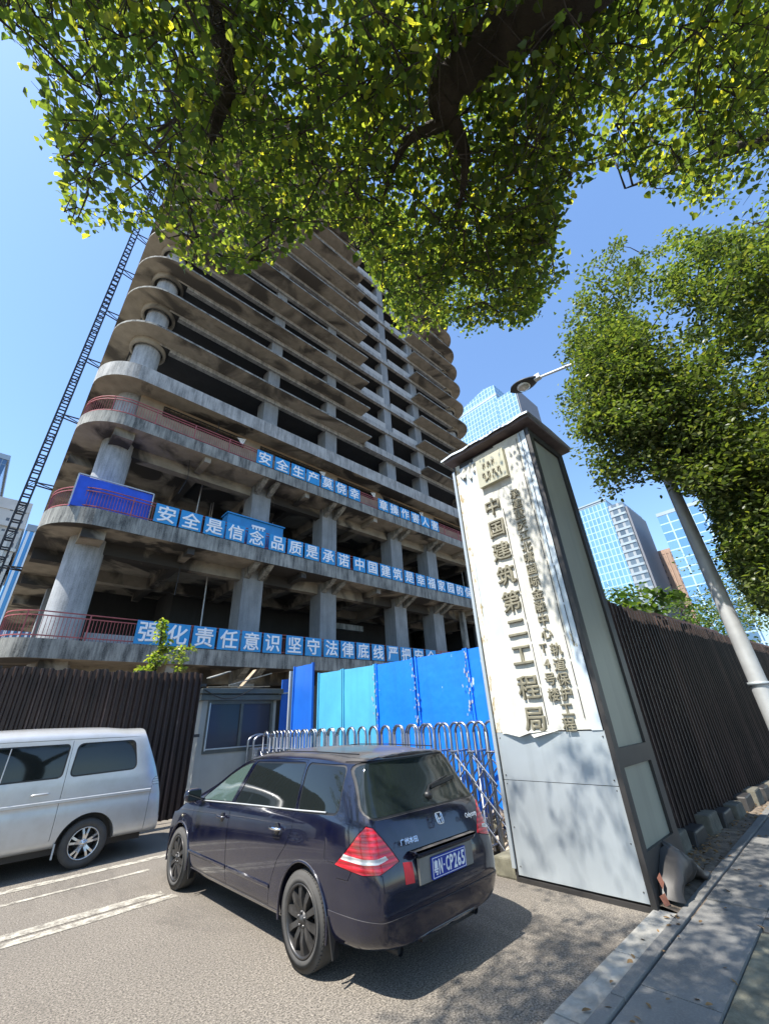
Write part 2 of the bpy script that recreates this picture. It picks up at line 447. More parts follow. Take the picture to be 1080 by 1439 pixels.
# pavement of separate slabs with open joints
m = MB(); m.add([(3.0,-9,.0),(60,-9,.0),(60,1.99,.0),(3.0,1.99,.0)], [(0,1,2,3)])
struct(m.build('pavement_bed', MAT['joint'], recalc=False))
rs = random.Random(3)
m = MB(); y = 1.725; row = 0
while y > -6:
    h = .46 if row == 0 else .58; x = 3.02 - rs.random()*.5
    while x < 26:
        w = .92
        z = .032 + rs.uniform(-.004, .004); t = rs.uniform(-.003, .003)
        x0 = max(x+.004, 3.02)
        inpit = x0 < 4.5 and x+w > 4.0 and row in (1, 2)
        if not inpit and x+w-.004 > x0:
            m.add([(x0,y-h+.004,z),(x+w-.004,y-h+.004,z+t),(x+w-.004,y-.004,z+t),(x0,y-.004,z),
                   (x0,y-h+.004,.0),(x+w-.004,y-h+.004,.0),(x+w-.004,y-.004,.0),(x0,y-.004,.0)],
                  [(0,1,2,3),(0,4,5,1),(1,5,6,2),(2,6,7,3),(3,7,4,0)])
        x += w
    y -= h; row += 1
struct(m.build('pavement', MAT['slab'], recalc=False, bevel=0))
m = MB(); x = 2.2
while x < 24:
    w = .98; z = .035+rs.uniform(-.003,.003)
    if x < 5.05: m.obox((x+w/2, 1.925, z/2-.02), (w-.012, .19, z+.04))
    x += w
struct(m.build('kerb', MAT['kerb'], bevel=.006))
m = MB(); x = 2.6
while x < 24:
    w = .98; z = .045+rs.uniform(-.003,.003)
    m.obox((x+w/2, 1.785, z/2-.02), (w-.01, .09, z+.04)); x += w
struct(m.build('kerb_edge', MAT['slab'], bevel=.006))
# earth square left open in the paving
m = MB(); m.add([(3.1,.0,.016),(5.2,.0,.016),(5.2,1.26,.016),(3.1,1.26,.016)], [(0,1,2,3)])
m.add([(1.7,-3.6,.012),(2.95,-3.6,.012),(2.95,-2.2,.012),(1.7,-2.2,.012)], [(0,1,2,3)])
struct(m.build('bare_earth', MAT['moss_concrete'], recalc=False))
# gutter of earth between pavement and fence
m = MB(); n = 50; v = []
for i in range(n+1):
    x = 5.15+i*.4
    for yy in (1.70, 1.95, 2.15, 2.6): v.append((x, yy, .012+(.05*rs.random() if yy > 1.8 else 0)))
m.add(v, [(4*i+j, 4*i+4+j, 4*i+5+j, 4*i+1+j) for i in range(n) for j in range(3)], smooth=True)
struct(m.build('gutter', MAT['earth'], recalc=False))

# ================================================================== unfinished tower
T = thing('unfinished_tower', 'tall unfinished concrete tower with curved balconies and bare columns', 'building', (17, 22, 0))
def rr(x0, x1, y0, y1, rl, rrr, n=10):
    """ccw outline, front (low y) corners rounded"""
    p = []
    for k in range(n+1):
        a = PI + PI/2*k/n; p.append((x0+rl+rl*math.cos(a), y0+rl+rl*math.sin(a)))
    for k in range(n+1):
        a = 1.5*PI + PI/2*k/n; p.append((x1-rrr+rrr*math.cos(a), y0+rrr+rrr*math.sin(a)))
    p += [(x1, y1), (x0, y1)]
    return p
def slab(name, poly, z0, z1, mats, parent):
    m = MB(); n = len(poly)
    m.add([(x, y, z0) for x, y in poly], [list(range(n))[::-1]], 1)
    m.add([(x, y, z1) for x, y in poly], [list(range(n))], 0)
    for i in range(n):
        a, b = poly[i], poly[(i+1) % n]
        m.add([(*a, z0), (*b, z0), (*b, z1), (*a, z1)], [(0, 1, 2, 3)], 0)
    return m.build(name, mats, parent, recalc=False)
COLX = [10.0, 15.3, 22.0, 26.4]
X0, X1, YF, YB = 0.0, 35.5, 20.0, 46.0
POD = [(4.40, 5.10), (9.95, 10.75), (15.50, 16.20), (18.65, 19.65)]
for i, (a, b) in enumerate(POD):
    rl = 1.2 if i == 0 else 2.0
    slab('floor_slab', rr(X0-.05*(i == 0), X1, YF, YB, rl, 2.0), a, b,
         [MAT['fascia'] if i < 3 else MAT['fascia_light'], MAT['soffit']], T)
# rounded drip edge under each fascia
def ribs(z, name):
    m = MB()
    for cx in COLX:
        for d in (-.42, .42): m.box(cx+d-.17, cx+d+.17, YF+.12, 21.4, z-.42, z+.02)
    m.build(name, MAT['fascia'], T)
for i, (a, b) in enumerate(POD[:3]):
    m = MB()
    z = a
    # long beam behind the overhang, cross beams to the front, and a secondary grid inside
    m.box(2.6, X1-.6, 21.75, 22.25, z-.62, z+.02)
    m.box(2.6, X1-.6, 26.2, 26.7, z-.62, z+.02)
    for cx in [6.0, 12.6, 18.7, 30.0]:
        m.box(cx-.17, cx+.17, 20.2, 21.75, z-.34, z+.02)
        m.box(cx-.2, cx+.2, 22.25, 30, z-.5, z+.02)
    for cx in [1.9]+COLX+[33.0]:
        m.box(cx-.32, cx+.32, 22.25, 30, z-.7, z+.02)
    m.box(1.45, 2.35, 20.45, 21.75, z-.45, z+.02)
    for yy in (24.6, 29.2, 34.0): m.box(.15, 2.6, yy-.3, yy+.3, z-.55, z+.02)
    m.build('beam', MAT['soffit'], T)
for i, (a, b) in enumerate(POD[:3]):
    for cx in COLX:
        m = MB()
        for d in (-.42, .42): m.prism([(YF+.1, a+.02), (21.42, a+.02), (21.42, a-.62), (YF+.45, a-.2)], cx+d-.16, cx+d+.16, 'x')
        m.build('bracket', MAT['fascia'], T)
ZT = [23.1+3.13*k for k in range(14)]
for k, cx in enumerate(COLX):
    m = MB()
    m.box(cx-.62, cx+.62, 21.4, 22.6, 0, 18.7)
    m.box(cx-.55, cx+.55, 21.35, 22.4, 19.6, ZT[0]-.2)
    for q in range(13): m.box(cx-.46, cx+.46, 21.36, 22.3, ZT[q]-.05, ZT[q+1]-.2)
    m.build('column', MAT['column'], T)
for cx, zs in ((1.95, 1), (33.4, 1)):
    m = MB()
    for a, b in ((0, 4.45), (5.0, 10.0), (10.7, 15.55), (16.15, 18.7)):
        m.lathe([(.74, a), (.74, b)], (cx, 22.1, 0), n=32)
    m.lathe([(.72, 19.6), (.72, ZT[0]-.2)], (cx, 22.1, 0), n=32)
    for q in range(13):
        m.lathe([(.64, ZT[q]-.05), (.64, ZT[q+1]-.1)], (cx, 22.1, 0), n=32)
    m.build('round_column', MAT['round_column'], T)
    for q in range(14):
        m = MB(); m.lathe([(.98, ZT[q]-.1), (.98, ZT[q]-.55), (.82, ZT[q]-.55), (.82, ZT[q]-.1)], (cx, 22.1, 0), n=36)
        m.build('column_collar', MAT['balcony_soffit'], T)
# side and inner columns
for cx in (1.9, 10.0, 15.3, 22.0, 26.4, 33.4):
    m = MB(); m.box(cx-.5, cx+.5, 29.2, 30.2, 0, ZT[-1]-.3); m.build('column', MAT['core'] if cx > 3 else MAT['column'], T)  # inner ones take the darkened copy of the column concrete, shade in the colour
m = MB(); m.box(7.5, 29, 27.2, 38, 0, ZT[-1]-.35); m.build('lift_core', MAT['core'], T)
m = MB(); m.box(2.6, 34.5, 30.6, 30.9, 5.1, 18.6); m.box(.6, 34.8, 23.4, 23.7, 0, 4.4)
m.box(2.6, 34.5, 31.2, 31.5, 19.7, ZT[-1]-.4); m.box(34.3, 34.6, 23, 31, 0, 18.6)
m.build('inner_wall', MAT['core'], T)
# stub walls between podium columns
for bx in ((12.2, 13.4, 24.5, 24.9, 10.75, 14.3), (17.0, 20.6, 24.2, 24.5, 7.9, 8.3), (17.2, 17.5, 24.0, 24.19, 5.1, 9.9), (29.2, 29.6, 21.0, 21.4, 5.1, 9.9)):
    m = MB(); m.box(*bx); m.build('stub_wall', MAT['fascia'], T)
# tan infill band below the tower, with long slots
m = MB(); yb = 21.15
slots = [(3.4, 8.3), (9.4, 14.6), (15.8, 19.6), (20.6, 25.4), (27, 33)]
xs = 2.2
m.box(2.2, 34, yb, yb+.12, 16.2, 17.75); m.box(2.2, 34, yb, yb+.12, 18.35, 18.66)
for a, b in slots+[(34, 34)]:
    m.box(xs, a, yb, yb+.12, 17.75, 18.35); xs = b
m.build('infill_band', MAT['tan_wall'], T)
m = MB(); rs = random.Random(5)
for a, b in slots:
    x = a
    while x < b:
        m.beam((x, yb-.05, 18.42), (x+rs.uniform(-.1,.1), yb-.12, 18.42-rs.uniform(.12,.34)), .022, .022); x += .13
    m.beam((a, yb-.06, 18.40), (b, yb-.06, 18.40), .05, .04)
m.build('bent_rebar', MAT['dark_steel'], T)
m = MB()
for a, b in slots[:4]:
    m.add([(b-.55, yb-.1, 18.3), (b+.05, yb-.1, 18.45), (b-.15, yb-.14, 17.85)], [(0,1,2)])
    m.add([(b-.55, yb-.09, 18.3), (b+.05, yb-.09, 18.45), (b-.15, yb-.13, 17.85)], [(0,2,1)])
m.build('torn_board', MAT['white'], T, recalc=False)
# tower floors
for k, z in enumerate(ZT):
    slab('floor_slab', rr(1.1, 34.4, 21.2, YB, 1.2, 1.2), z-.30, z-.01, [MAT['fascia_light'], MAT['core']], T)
def arc(cx, cy, r, a0, a1, n=10): return [(cx+r*math.cos(a0+(a1-a0)*i/n), cy+r*math.sin(a0+(a1-a0)*i/n)) for i in range(n+1)]
R = 2.2
for k, z in enumerate(ZT):
    left = arc(X0+R, YF+R, R, PI, 1.5*PI) + [(18.5, YF), (18.5, 21.3)] + arc(2.6, 22.7, 1.4, 1.5*PI, PI, 8) + [(1.2, YB), (X0, YB)]
    slab('balcony', left, z-.14, z, [MAT['fascia'], MAT['balcony_soffit']], T)
    right = arc(X1-R, YF+R, R, 1.5*PI, 2*PI) + [(X1, YB), (X1-1.2, YB)] + arc(X1-2.6, 22.7, 1.4, 0, -.5*PI, 8) + [(25.6, 21.3), (25.6, YF)]
    slab('balcony', right, z-.14, z, [MAT['fascia'], MAT['balcony_soffit']], T)
for k, z in enumerate(ZT):
    m = MB()
    m.box(2.95, X1-3, 21.19, 21.5, z-.50, z-.29)
    m.box(1.2, 1.5, 23.1, YB-.1, z-.5, z-.29); m.box(X1-1.5, X1-1.2, 23.1, YB-.1, z-.5, z-.29)
    m.build('edge_beam', MAT['fascia_light'], T)
    m = MB(); h = .62 if k else .45
    if k == 0:
        m.box(18.52, 25.58, 20.9, 21.15, z-.55, z+.12)
    else:
        m.box(18.6, 21.5, 21.23, 21.42, z-.005, z+h); m.box(22.5, 25.9, 21.23, 21.42, z-.005, z+h)
    m.build('parapet', MAT['fascia_light'] if k == 0 else MAT['parapet'], T)

rs = random.Random(31)
for i in range(16):
    lv = rs.choice((0, 1, 1, 2)); x = rs.uniform(4, 33); y = rs.uniform(22.6, 26)
    z0 = POD[lv][1]; z1 = POD[lv+1][0] if lv < 3 else 19
    m = MB(); m.tube([(x, y, z0), (x+rs.uniform(-.15, .15), y, z1)], .04, 6); m.lathe([(.0, z0), (.12, z0), (.12, z0+.02), (0, z0+.02)], (x, y, 0), n=8)
    m.build('steel_prop', MAT['galv'], T)
for i in range(9):
    x = rs.uniform(5, 32); lv = rs.choice((0, 1, 2)); z1 = POD[lv+1][0] if lv < 2 else 18.6; L = rs.uniform(1, 3.2); y = rs.uniform(20.4, 22)
    m = MB(); m.tube([(x, y, z1), (x+rs.uniform(-.1, .1), y+.05, z1-L*.5), (x+rs.uniform(-.3, .3), y, z1-L)], .018, 5); m.build('hanging_cable', MAT['black'], T)
# red balcony railings
def railing(z, x_start, rl, xr):
    pts = [(x_start+.10, y) for y in np.arange(30, YF+rl, -.5)] + arc(x_start+rl, YF+rl, rl-.10, PI, 1.5*PI, 9) + [(xr, YF+.10)]
    m = MB(); H = 1.02
    P = [Vector((p[0], p[1], 0)) for p in pts]
    for h in (H, .12, .86):
        for a, b in zip(P[:-1], P[1:]): m.beam((a.x, a.y, z+h), (b.x, b.y, z+h), .045, .04)
    d = 0; s = .125; post = 0
    for a, b in zip(P[:-1], P[1:]):
        L = (b-a).length
        while d < L:
            q = a + (b-a)*(d/L); w = .05 if post % 16 == 0 else .018
            m.beam((q.x, q.y, z-.01), (q.x, q.y, z+(H if w > .04 else .88)), w, w); d += s; post += 1
        d -= L
    m.build('railing', MAT['rail_red'], T)
railing(5.10, -.05, 1.2, 34); railing(10.75, 0, 2.0, 34); railing(16.20, 0, 2.0, 34)
# pale worn strip seen behind the lowest railing
m = MB(); m.box(2.9, 6.6, 22.8, 22.86, 5.55, 5.95); m.build('pale_board', MAT['parapet'], T)

# ---------------------------------------------------------------- banner panels, one per character
FONT_CACHE = {}
def char_mesh(ch, size, depth, off=.0):
    key = (ch, size, depth, off)
    if key not in FONT_CACHE:
        me = text_mesh(ch, size, depth, off); center_mesh(me); FONT_CACHE[key] = me
    return FONT_CACHE[key]
ROWS = [
 ('lowest balcony railing', 5.10, '强化责任意识坚守法律底线严把安全', [4.3,5.46,6.66,7.85,9.03,10.21,11.54,12.75,14.0,15.2,16.42,17.67,18.97,20.22,21.48,22.79]),
 ('middle balcony railing', 10.75, '安全是信念品质是承诺中国建筑是幸福家园的保障', [3.96,5.13,6.33,7.5,8.73,10.05,11.26,12.45,13.68,14.92,16.28,17.47,18.72,19.9,21.18,22.45,23.7,24.92,26.13,27.33,28.52,29.72]),
 ('top balcony railing', 16.20, '安全生产莫侥幸章操作害人害', [8.73,9.96,11.16,12.32,13.53,14.72,15.95,18.86,20.05,21.28,22.53,23.76,24.98])]
ORD = ['first','second','third','fourth','fifth','sixth','seventh','eighth','ninth','tenth','eleventh','twelfth','thirteenth','fourteenth','fifteenth','sixteenth','seventeenth','eighteenth','nineteenth','twentieth','twenty-first','twenty-second']
for rn, z, txt, xs in ROWS:
    for i, (ch, x) in enumerate(zip(txt, xs)):
        nb = ('after '+txt[i-1]) if i else 'at the left end'
        p = thing('banner_panel', f'blue panel with white character {ch}, {nb}, on {rn}', 'sign', (x+.53, YF-.02, z+.03), 0, 'blue safety slogan panels on the balconies')
        m = MB(); m.box(-.53, .53, -.02, .02, 0, .98); m.build('board', MAT['banner'], p, local=True, bevel=.006)
        o = mesh_obj('character', char_mesh(ch, .90, .012, .016), MAT['white'], p); o.location = (0, -.028, .5)
for px_, z in ((12.05, 16.2),): pass

# blue boxes standing on the middle balcony
b = thing('tarpaulin_shelter', 'blue tarpaulin covered box behind red railing at left end of middle balcony', 'shelter', (2.1, 21, 10.75))
m = MB(); m.prism([(20.28, 0), (21.5, 0), (21.45, 1.62), (20.3, 1.55)], .72, 3.78, 'x'); o = m.build('cover', MAT['tarp'], None, bevel=.03)
o.parent = b; o.data.transform(Matrix.Translation((-2.1, -21, 0)))
m = MB()
for x in (.7, 3.8): m.beam((x, 20.26, 10.75), (x, 20.26, 12.33), .05, .05)
m.beam((.7, 20.26, 12.33), (3.8, 20.26, 12.33), .05, .05); m.build('frame', MAT['galv'], b)
b = thing('site_cabin', 'flat blue site cabin with white mark behind middle row of panels', 'cabin', (9.4, 21, 10.75))
m = MB(); m.box(7.7, 11.2, 20.55, 21.3, 10.75, 12.62); m.box(7.62, 11.28, 20.47, 21.38, 12.62, 12.70); m.build('cabin_body', MAT['cabin_blue'], b, bevel=.01)
m = MB(); m.box(9.15, 10.0, 20.52, 20.548, 12.18, 12.30)
for x in (9.2, 9.4, 9.6, 9.8): m.box(x, x+.1, 20.52, 20.548, 12.04, 12.18)
m.build('white_mark', MAT['white'], b)

# ---------------------------------------------------------------- hoist mast at the left edge
H = thing('hoist_mast', 'tall narrow dark lattice mast tied to left edge of tower', 'mast', (-.95, 26, 0))
m = MB(); w = .175; cx, cy = -.90, 26.0
for a in (-w, w):
    for b_ in (-w, w): m.beam((cx+a, cy+b_, 0), (cx+a, cy+b_, 60), .075, .075)
z = .2; k = 0
while z < 59.5:
    for a, b_ in (((-w,-w),(w,-w)),((w,-w),(w,w)),((w,w),(-w,w)),((-w,w),(-w,-w))):
        m.beam((cx+a[0], cy+a[1], z), (cx+b_[0], cy+b_[1], z), .055, .07)
    if k % 3 == 0:
        for s in (-1, 1): m.beam((cx-w, cy+s*w, z), (cx+w, cy+s*w, z+.5), .03, .03)
    z += .5; k += 1
m.build('lattice', MAT['dark_steel'], H)
for z in [4.6+4.7*i for i in range(12)]:
    m = MB(); m.beam((cx+w, cy-w, z), (.02, cy-w-.1, z), .06, .06); m.beam((cx+w, cy+w, z), (.02, cy+w+.1, z), .06, .06)
    m.beam((cx+w, cy-w, z), (.02, cy+w, z+.02), .04, .04); m.build('tie', MAT['dark_steel'], H)

# ================================================================== background towers
def box_tower(name, label, poly, z1, mat, capmat, bands=None, z0=0, crown=None):
    cx = sum(p[0] for p in poly)/len(poly); cy = sum(p[1] for p in poly)/len(poly)
    r = thing(name, label, 'building', (cx, cy, 0))
    m = MB(); m.prism(poly, z0, z1); m.build('tower_shaft', mat, r)
    if bands:
        m = MB(); z = bands[0]
        pc = [(cx+(x-cx)*(1+bands[2]), cy+(y-cy)*(1+bands[2])) for x, y in poly]
        while z < z1-1: m.prism(pc, z, z+bands[1]*bands[3]); z += bands[1]
        m.build('floor_band', capmat, r)
    m = MB(); pc = [(cx+(x-cx)*1.012, cy+(y-cy)*1.012) for x, y in poly]
    m.prism(pc, z1, z1+(crown or 1.5)); m.build('parapet', capmat, r)
    return r
G1 = tower_glass('pale_blue_curtain_wall', (.27, .43, .55), (.20, .36, .50), (.42, .55, .63), 2.4, 3.6, .20, .55)
G2 = tower_glass('blue_curtain_wall', (.22, .40, .50), (.16, .32, .44), (.34, .48, .55), 1.9, 3.4, .20, .5)
G3 = tower_glass('dark_window_wall', (.10, .13, .15), (.18, .22, .24), (.30, .32, .32), 3.4, 3.6, .55, .4, .2)
G4 = tower_glass('light_blue_grid', (.22, .38, .55), (.13, .27, .46), (.38, .52, .64), 4.0, 4.0, .24, .5)
G5 = tower_glass('brown_window_wall', (.06, .06, .065), (.09, .08, .08), (.34, .24, .18), 2.6, 3.4, 1.0, .2, .4)
G6 = tower_glass('beige_window_wall', (.10, .11, .12), (.15, .16, .17), (.50, .47, .42), 2.4, 2.9, .9, .2, .5)
G7 = tower_glass('striped_glass', (.12, .36, .60), (.10, .30, .52), (.72, .80, .84), 1.1, 60, .22, .5, .15)
G8 = tower_glass('slate_glass', (.10, .17, .26), (.08, .14, .22), (.16, .22, .30), 1.6, 3.4, .12, .5)
GREY = plain('grey_side_wall', (.17, .18, .205), .7, 0, .06, .05)
PALE = plain('pale_cornice', (.52, .50, .46), .8, 0, .1, .3)
STEEL = plain('tower_frame', (.28, .34, .38), .5, .3, .1, .1)
BROWN = plain('brown_pier', (.38, .26, .19), .8, 0, .12, .2)
# tall pale glass tower behind the sign pillar
r = box_tower('glass_tower', 'pale blue glass skyscraper with sloped top behind the sign pillar', [(200, 92), (222, 92), (222, 124), (200, 124)], 192, G1, STEEL, None)
m = MB(); m.prism([(92, 192), (124, 192), (124, 197), (100, 203), (92, 201)], 200.0, 221.9, 'x'); m.build('crown', G1, r)
m = MB(); m.box(197.4, 219.4, 78, 91.9, 0, 186); m.build('wing', G1, r)
m = MB(); m.box(198.4, 226, 77.4, 77.96, 0, 186.4); m.build('grey_side', GREY, r)  # grey sheet puts the shade of the tower's turned-away side into colour
# stepped tower right of the pillar
r = box_tower('glass_tower', 'pale blue glass tower with darker banded strip right of the pillar', [(200, 50), (228, 50), (228, 66), (200, 66)], 92, G2, STEEL, None, crown=.9)
m = MB(); m.box(199.2, 227, 43.2, 49.95, 0, 88.5); m.build('dark_wing', G3, r)
m = MB()
for z in np.arange(3, 88, 3.6): m.box(198.9, 199.19, 43.6, 49.7, z, z+.9)
m.build('balcony_band', STEEL, r)
m = MB(); m.box(200.5, 227.5, 42.3, 43.15, 0, 86); m.build('grey_side', GREY, r)
m = MB(); m.box(199.5, 200.2, 65.95, 66.3, 0, 93.4); m.box(199.5, 200.2, 49.9, 66.3, 92.9, 93.5); m.build('edge_fin', STEEL, r)
# brown brick tower
r = box_tower('brown_tower', 'brown tower with vertical piers between two blue glass towers', [(230, 37.5), (250, 37.5), (250, 46), (230, 46)], 68, G5, BROWN, None, crown=2.2)
m = MB()
for y in np.arange(38, 46, 1.6): m.box(229.5, 230, y, y+.55, 0, 69)
for x in np.arange(231, 250, 2.0): m.box(x, x+.7, 37.0, 37.5, 0, 69)
m.build('pier', BROWN, r)
box_tower('glass_tower', 'light blue gridded glass tower behind the lamp pole', [(200, 16), (225, 16), (225, 32.5), (200, 32.5)], 76, G4, STEEL, None)
# left of the unfinished tower
r = box_tower('beige_office_block', 'beige stone office block with cornice far left behind the mast', [(-22, 120), (-2.5, 120), (-2.5, 150), (-22, 150)], 50.5, G6, PALE, (38, 6, .004, .16), crown=2.6)
m = MB(); m.box(-22.4, -2.1, 119.4, 150.4, 46.2, 47.4); m.box(-22.3, -2.2, 119.5, 150.4, 40.5, 41.2); m.build('cornice', PALE, r)
m = MB()
for x in np.arange(-21.6, -2.8, 2.4): m.box(x, x+.7, 119.55, 120, 0, 46)
m.build('pilaster', PALE, r)
box_tower('striped_glass_tower', 'blue glass tower with white vertical stripes beside the mast', [(-1.7, 110), (9, 110), (9, 140), (-1.7, 140)], 42.5, G7, STEEL, None)
box_tower('slate_glass_tower', 'dark slate blue tower top at far left edge of photo', [(-60, 140), (-11.6, 140), (-11.6, 180), (-60, 180)], 73, G8, STEEL, None)

# ================================================================== sky and sun
w = bpy.data.worlds.new('World'); SC.world = w; w.use_nodes = True
nt = w.node_tree; bg = nt.nodes['Background']
sk = nt.nodes.new('ShaderNodeTexSky'); sk.sky_type = 'NISHITA'; sk.sun_disc = False
SUN_EL, SUN_AZ = 59.0, -85.0
sk.sun_elevation = rad(SUN_EL); sk.sun_rotation = rad(SUN_AZ)
sk.air_density = 1.35; sk.dust_density = .8; sk.ozone_density = 7.0; sk.altitude = 200
nt.links.new(sk.outputs[0], bg.inputs[0]); bg.inputs[1].default_value = .15
s = bpy.data.lights.new('sun', 'SUN'); s.energy = 5.0; s.angle = rad(.53); s.color = (1.0, .955, .88)
so = bpy.data.objects.new('sun', s); COL.objects.link(so)
az, el = rad(SUN_AZ), rad(SUN_EL)
sd = Vector((math.sin(az)*math.cos(el), math.cos(az)*math.cos(el), math.sin(el)))
so.rotation_euler = sd.to_track_quat('Z', 'Y').to_euler(); so.location = (-20, 0, 40)
SC.view_settings.view_transform = 'Standard'; SC.view_settings.look = 'None'
SC.view_settings.exposure = 1.02; SC.view_settings.gamma = 1
SC.render.film_transparent = False
SC.cycles.max_bounces = 8; SC.cycles.transparent_max_bounces = 8
# ================================================================== sign pillar (its broad face looks to -x)
PX = 5.10
P = thing('sign_pillar', 'tall white and grey gate pillar with raised Chinese lettering and dark cap', 'gate pillar', (5.7, 2.7, 0))
m = MB(); m.box(PX+.03, 6.28, 2.05, 3.38, .05, 5.62); m.build('core', MAT['dark_frame'], P)
def wavy_panel(name, y0, y1, z0, z1, x, mat, amp=.004, ny=10, nz=16, seed=1, th=.012, zb=None):
    r_ = random.Random(seed); m = MB(); v = []
    ph = [r_.uniform(0, 6.28) for _ in range(6)]
    for i in range(nz+1):
        for j in range(ny+1):
            yy = y0+(y1-y0)*j/ny; zz = z0+(z1-z0)*i/nz
            d = amp*(math.sin(yy*7+ph[0]+zz*1.1)+math.sin(zz*2.6+ph[1])+.7*math.sin(yy*17+zz*3+ph[2])+.4*math.sin(zz*9+ph[3]+yy*5))
            v.append((x-th-abs(d), yy, zz))
    f = [(i*(ny+1)+j, (i+1)*(ny+1)+j, (i+1)*(ny+1)+j+1, i*(ny+1)+j+1) for i in range(nz) for j in range(ny)]
    m.add(v, f, 0, True)
    # rim closes the sheet back to the pillar
    ring = [j for j in range(ny+1)] + [i*(ny+1)+ny for i in range(1, nz+1)] + [nz*(ny+1)+j for j in range(ny-1, -1, -1)] + [i*(ny+1) for i in range(nz-1, 0, -1)]
    rv = [v[k] for k in ring] + [(x, v[k][1], v[k][2]) for k in ring]; n = len(ring)
    m.add(rv, [(i, (i+1) % n, n+(i+1) % n, n+i) for i in range(n)], 0)
    return m.build(name, mat, P, recalc=False)
XF = PX+.03
wavy_panel('metal_sheet', 2.03, 3.40, .06, .965, XF, MAT['clad'], .0022, seed=2)
wavy_panel('metal_sheet', 2.03, 3.40, .972, 1.475, XF+.004, MAT['clad'], .0022, seed=3)
# lettered cloth: several strips, left edge torn away to bare metal higher up
wavy_panel('metal_sheet', 3.02, 3.31, 2.5, 5.52, XF, MAT['clad_old'], .003, 6, 40, seed=4)
wavy_panel('cloth', 2.60, 3.02, 2.6, 5.58, XF-.004, MAT['cloth'], .0035, 10, 60, seed=5)
wavy_panel('cloth', 2.56, 3.31, 1.46, 2.62, XF-.007, MAT['cloth'], .005, 18, 24, seed=6)
wavy_panel('cloth', 2.17, 2.60, 1.49, 5.6, XF-.006, MAT['cloth'], .004, 12, 80, seed=7)
wavy_panel('metal_sheet', 2.05, 2.17, 1.48, 5.6, XF-.002, MAT['clad_old'], .003, 4, 60, seed=8)
wavy_panel('peeling_edge', 3.31, 3.40, 1.48, 5.6, XF-.003, MAT['peel'], .003, 3, 50, seed=9)
# slits and tears of the cloth
m = MB(); rs = random.Random(12)
for y0_, z0_, z1_ in ((2.655, 1.55, 4.45), (2.20, 1.6, 5.4), (2.12, 2.4, 5.3)):
    z = z0_
    while z < z1_:
        q = z+rs.uniform(.25, .6); yy = y0_+rs.uniform(-.008, .008)
        m.box(XF-.030, XF-.026, yy-.0035, yy+.0035, z, q); z = q+.03
m.build('tear', MAT['dark_frame'], P)
m = MB(); 
for (y, z, w_, h_, d_) in ((3.24, 5.46, .20, .20, .05), (3.12, 5.50, .14, .30, .035), (3.03, 5.47, .07, .16, .045)):
    n_ = 6; v = []
    for i in range(n_+1):
        for j in range(n_+1):
            a, b = i/n_, j/n_
            v.append((XF-.018-d_*math.sin(PI*b)*(.4+.6*a)-.012*math.sin(7*a+5*b+y*9), y-w_*(b-.5)*(1-.75*a)+.02*math.sin(4*a), z-h_*a-.03*math.sin(6*b)))
    m.add(v, [(i*(n_+1)+j, i*(n_+1)+j+1, (i+1)*(n_+1)+j+1, (i+1)*(n_+1)+j) for i in range(n_) for j in range(n_)], 0, True)
m.add([(XF-.03, 2.5, 1.5), (XF-.07, 2.9, 1.47), (XF-.06, 3.05, 1.43), (XF-.03, 3.3, 1.48)], [(0,1,2,3)])
m.add([(XF-.03, 2.5, 1.5), (XF-.075, 2.85, 1.42), (XF-.03, 2.95, 1.5)], [(0,1,2)])
m.build('torn_flap', MAT['cloth'], P, recalc=False)
m = MB()
m.box(PX-.005, PX+.055, 1.975, 2.03, .0, 5.6); m.box(PX, PX+.055, 3.40, 3.425, .0, 5.6)
m.box(PX, PX+.05, 2.03, 3.40, .0, .04)
m.build('corner_post', MAT['dark_frame'], P)
m = MB(); m.box(PX-.02, PX+.006, 3.405, 3.45, .12, 5.5); m.build('pale_edge_trim', MAT['clad'], P)
m = MB(); rs = random.Random(44)
for z in (.14, .5, .93, 1.02, 1.42):
    for y in (2.07, 3.36): m.lathe([(.0, -.020), (.006, -.018), (.008, -.01)], (XF, y, z), 'x', 8)
m.build('screw', MAT['dark_frame'], P)
# the plain side of the pillar towards the pavement (-y)
m = MB()
for a, b in ((.42, 1.12), (1.30, 5.50)): m.box(5.26, 6.13, 2.025, 2.052, a, b)
m.build('side_panel', MAT['olive_panel'], P)
m = MB()
for x0, x1, z0, z1 in ((5.14, 5.26, 0, 5.6), (6.13, 6.30, 0, 5.6), (5.26, 6.13, 0, .42), (5.26, 6.13, 1.12, 1.30), (5.26, 6.13, 5.50, 5.6)):
    m.box(x0, x1, 1.99, 2.05, z0, z1)
m.build('side_frame', MAT['dark_frame'], P)
m = MB(); m.box(5.3, 6.2, 3.372, 3.40, .3, 5.5); m.build('side_panel', MAT['clad_old'], P)
m = MB(); m.box(6.28, 6.30, 2.06, 3.37, .2, 5.5); m.build('side_panel', MAT['olive_panel'], P)
# overhanging cap with a bent pale sheet on top
m = MB(); m.box(4.97, 6.42, 1.88, 3.52, 5.675, 5.74); m.build('cap', MAT['maroon_cap'], P, bevel=.015)
m = MB(); n = 14; v = []
for i in range(n+1):
    y = 1.86+1.70*i/n; wv = .012*math.sin(i*1.7)
    v += [(4.935, y, 5.735+wv-.01), (4.955, y, 5.775+wv), (5.7, y, 5.80), (6.44, y, 5.765), (6.45, y, 5.73)]
m.add(v, [(5*i+j, 5*i+j+1, 5*i+j+6, 5*i+j+5) for i in range(n) for j in range(4)], 0, True)
m.build('cap_sheet', MAT['clad_old'], P, recalc=False)
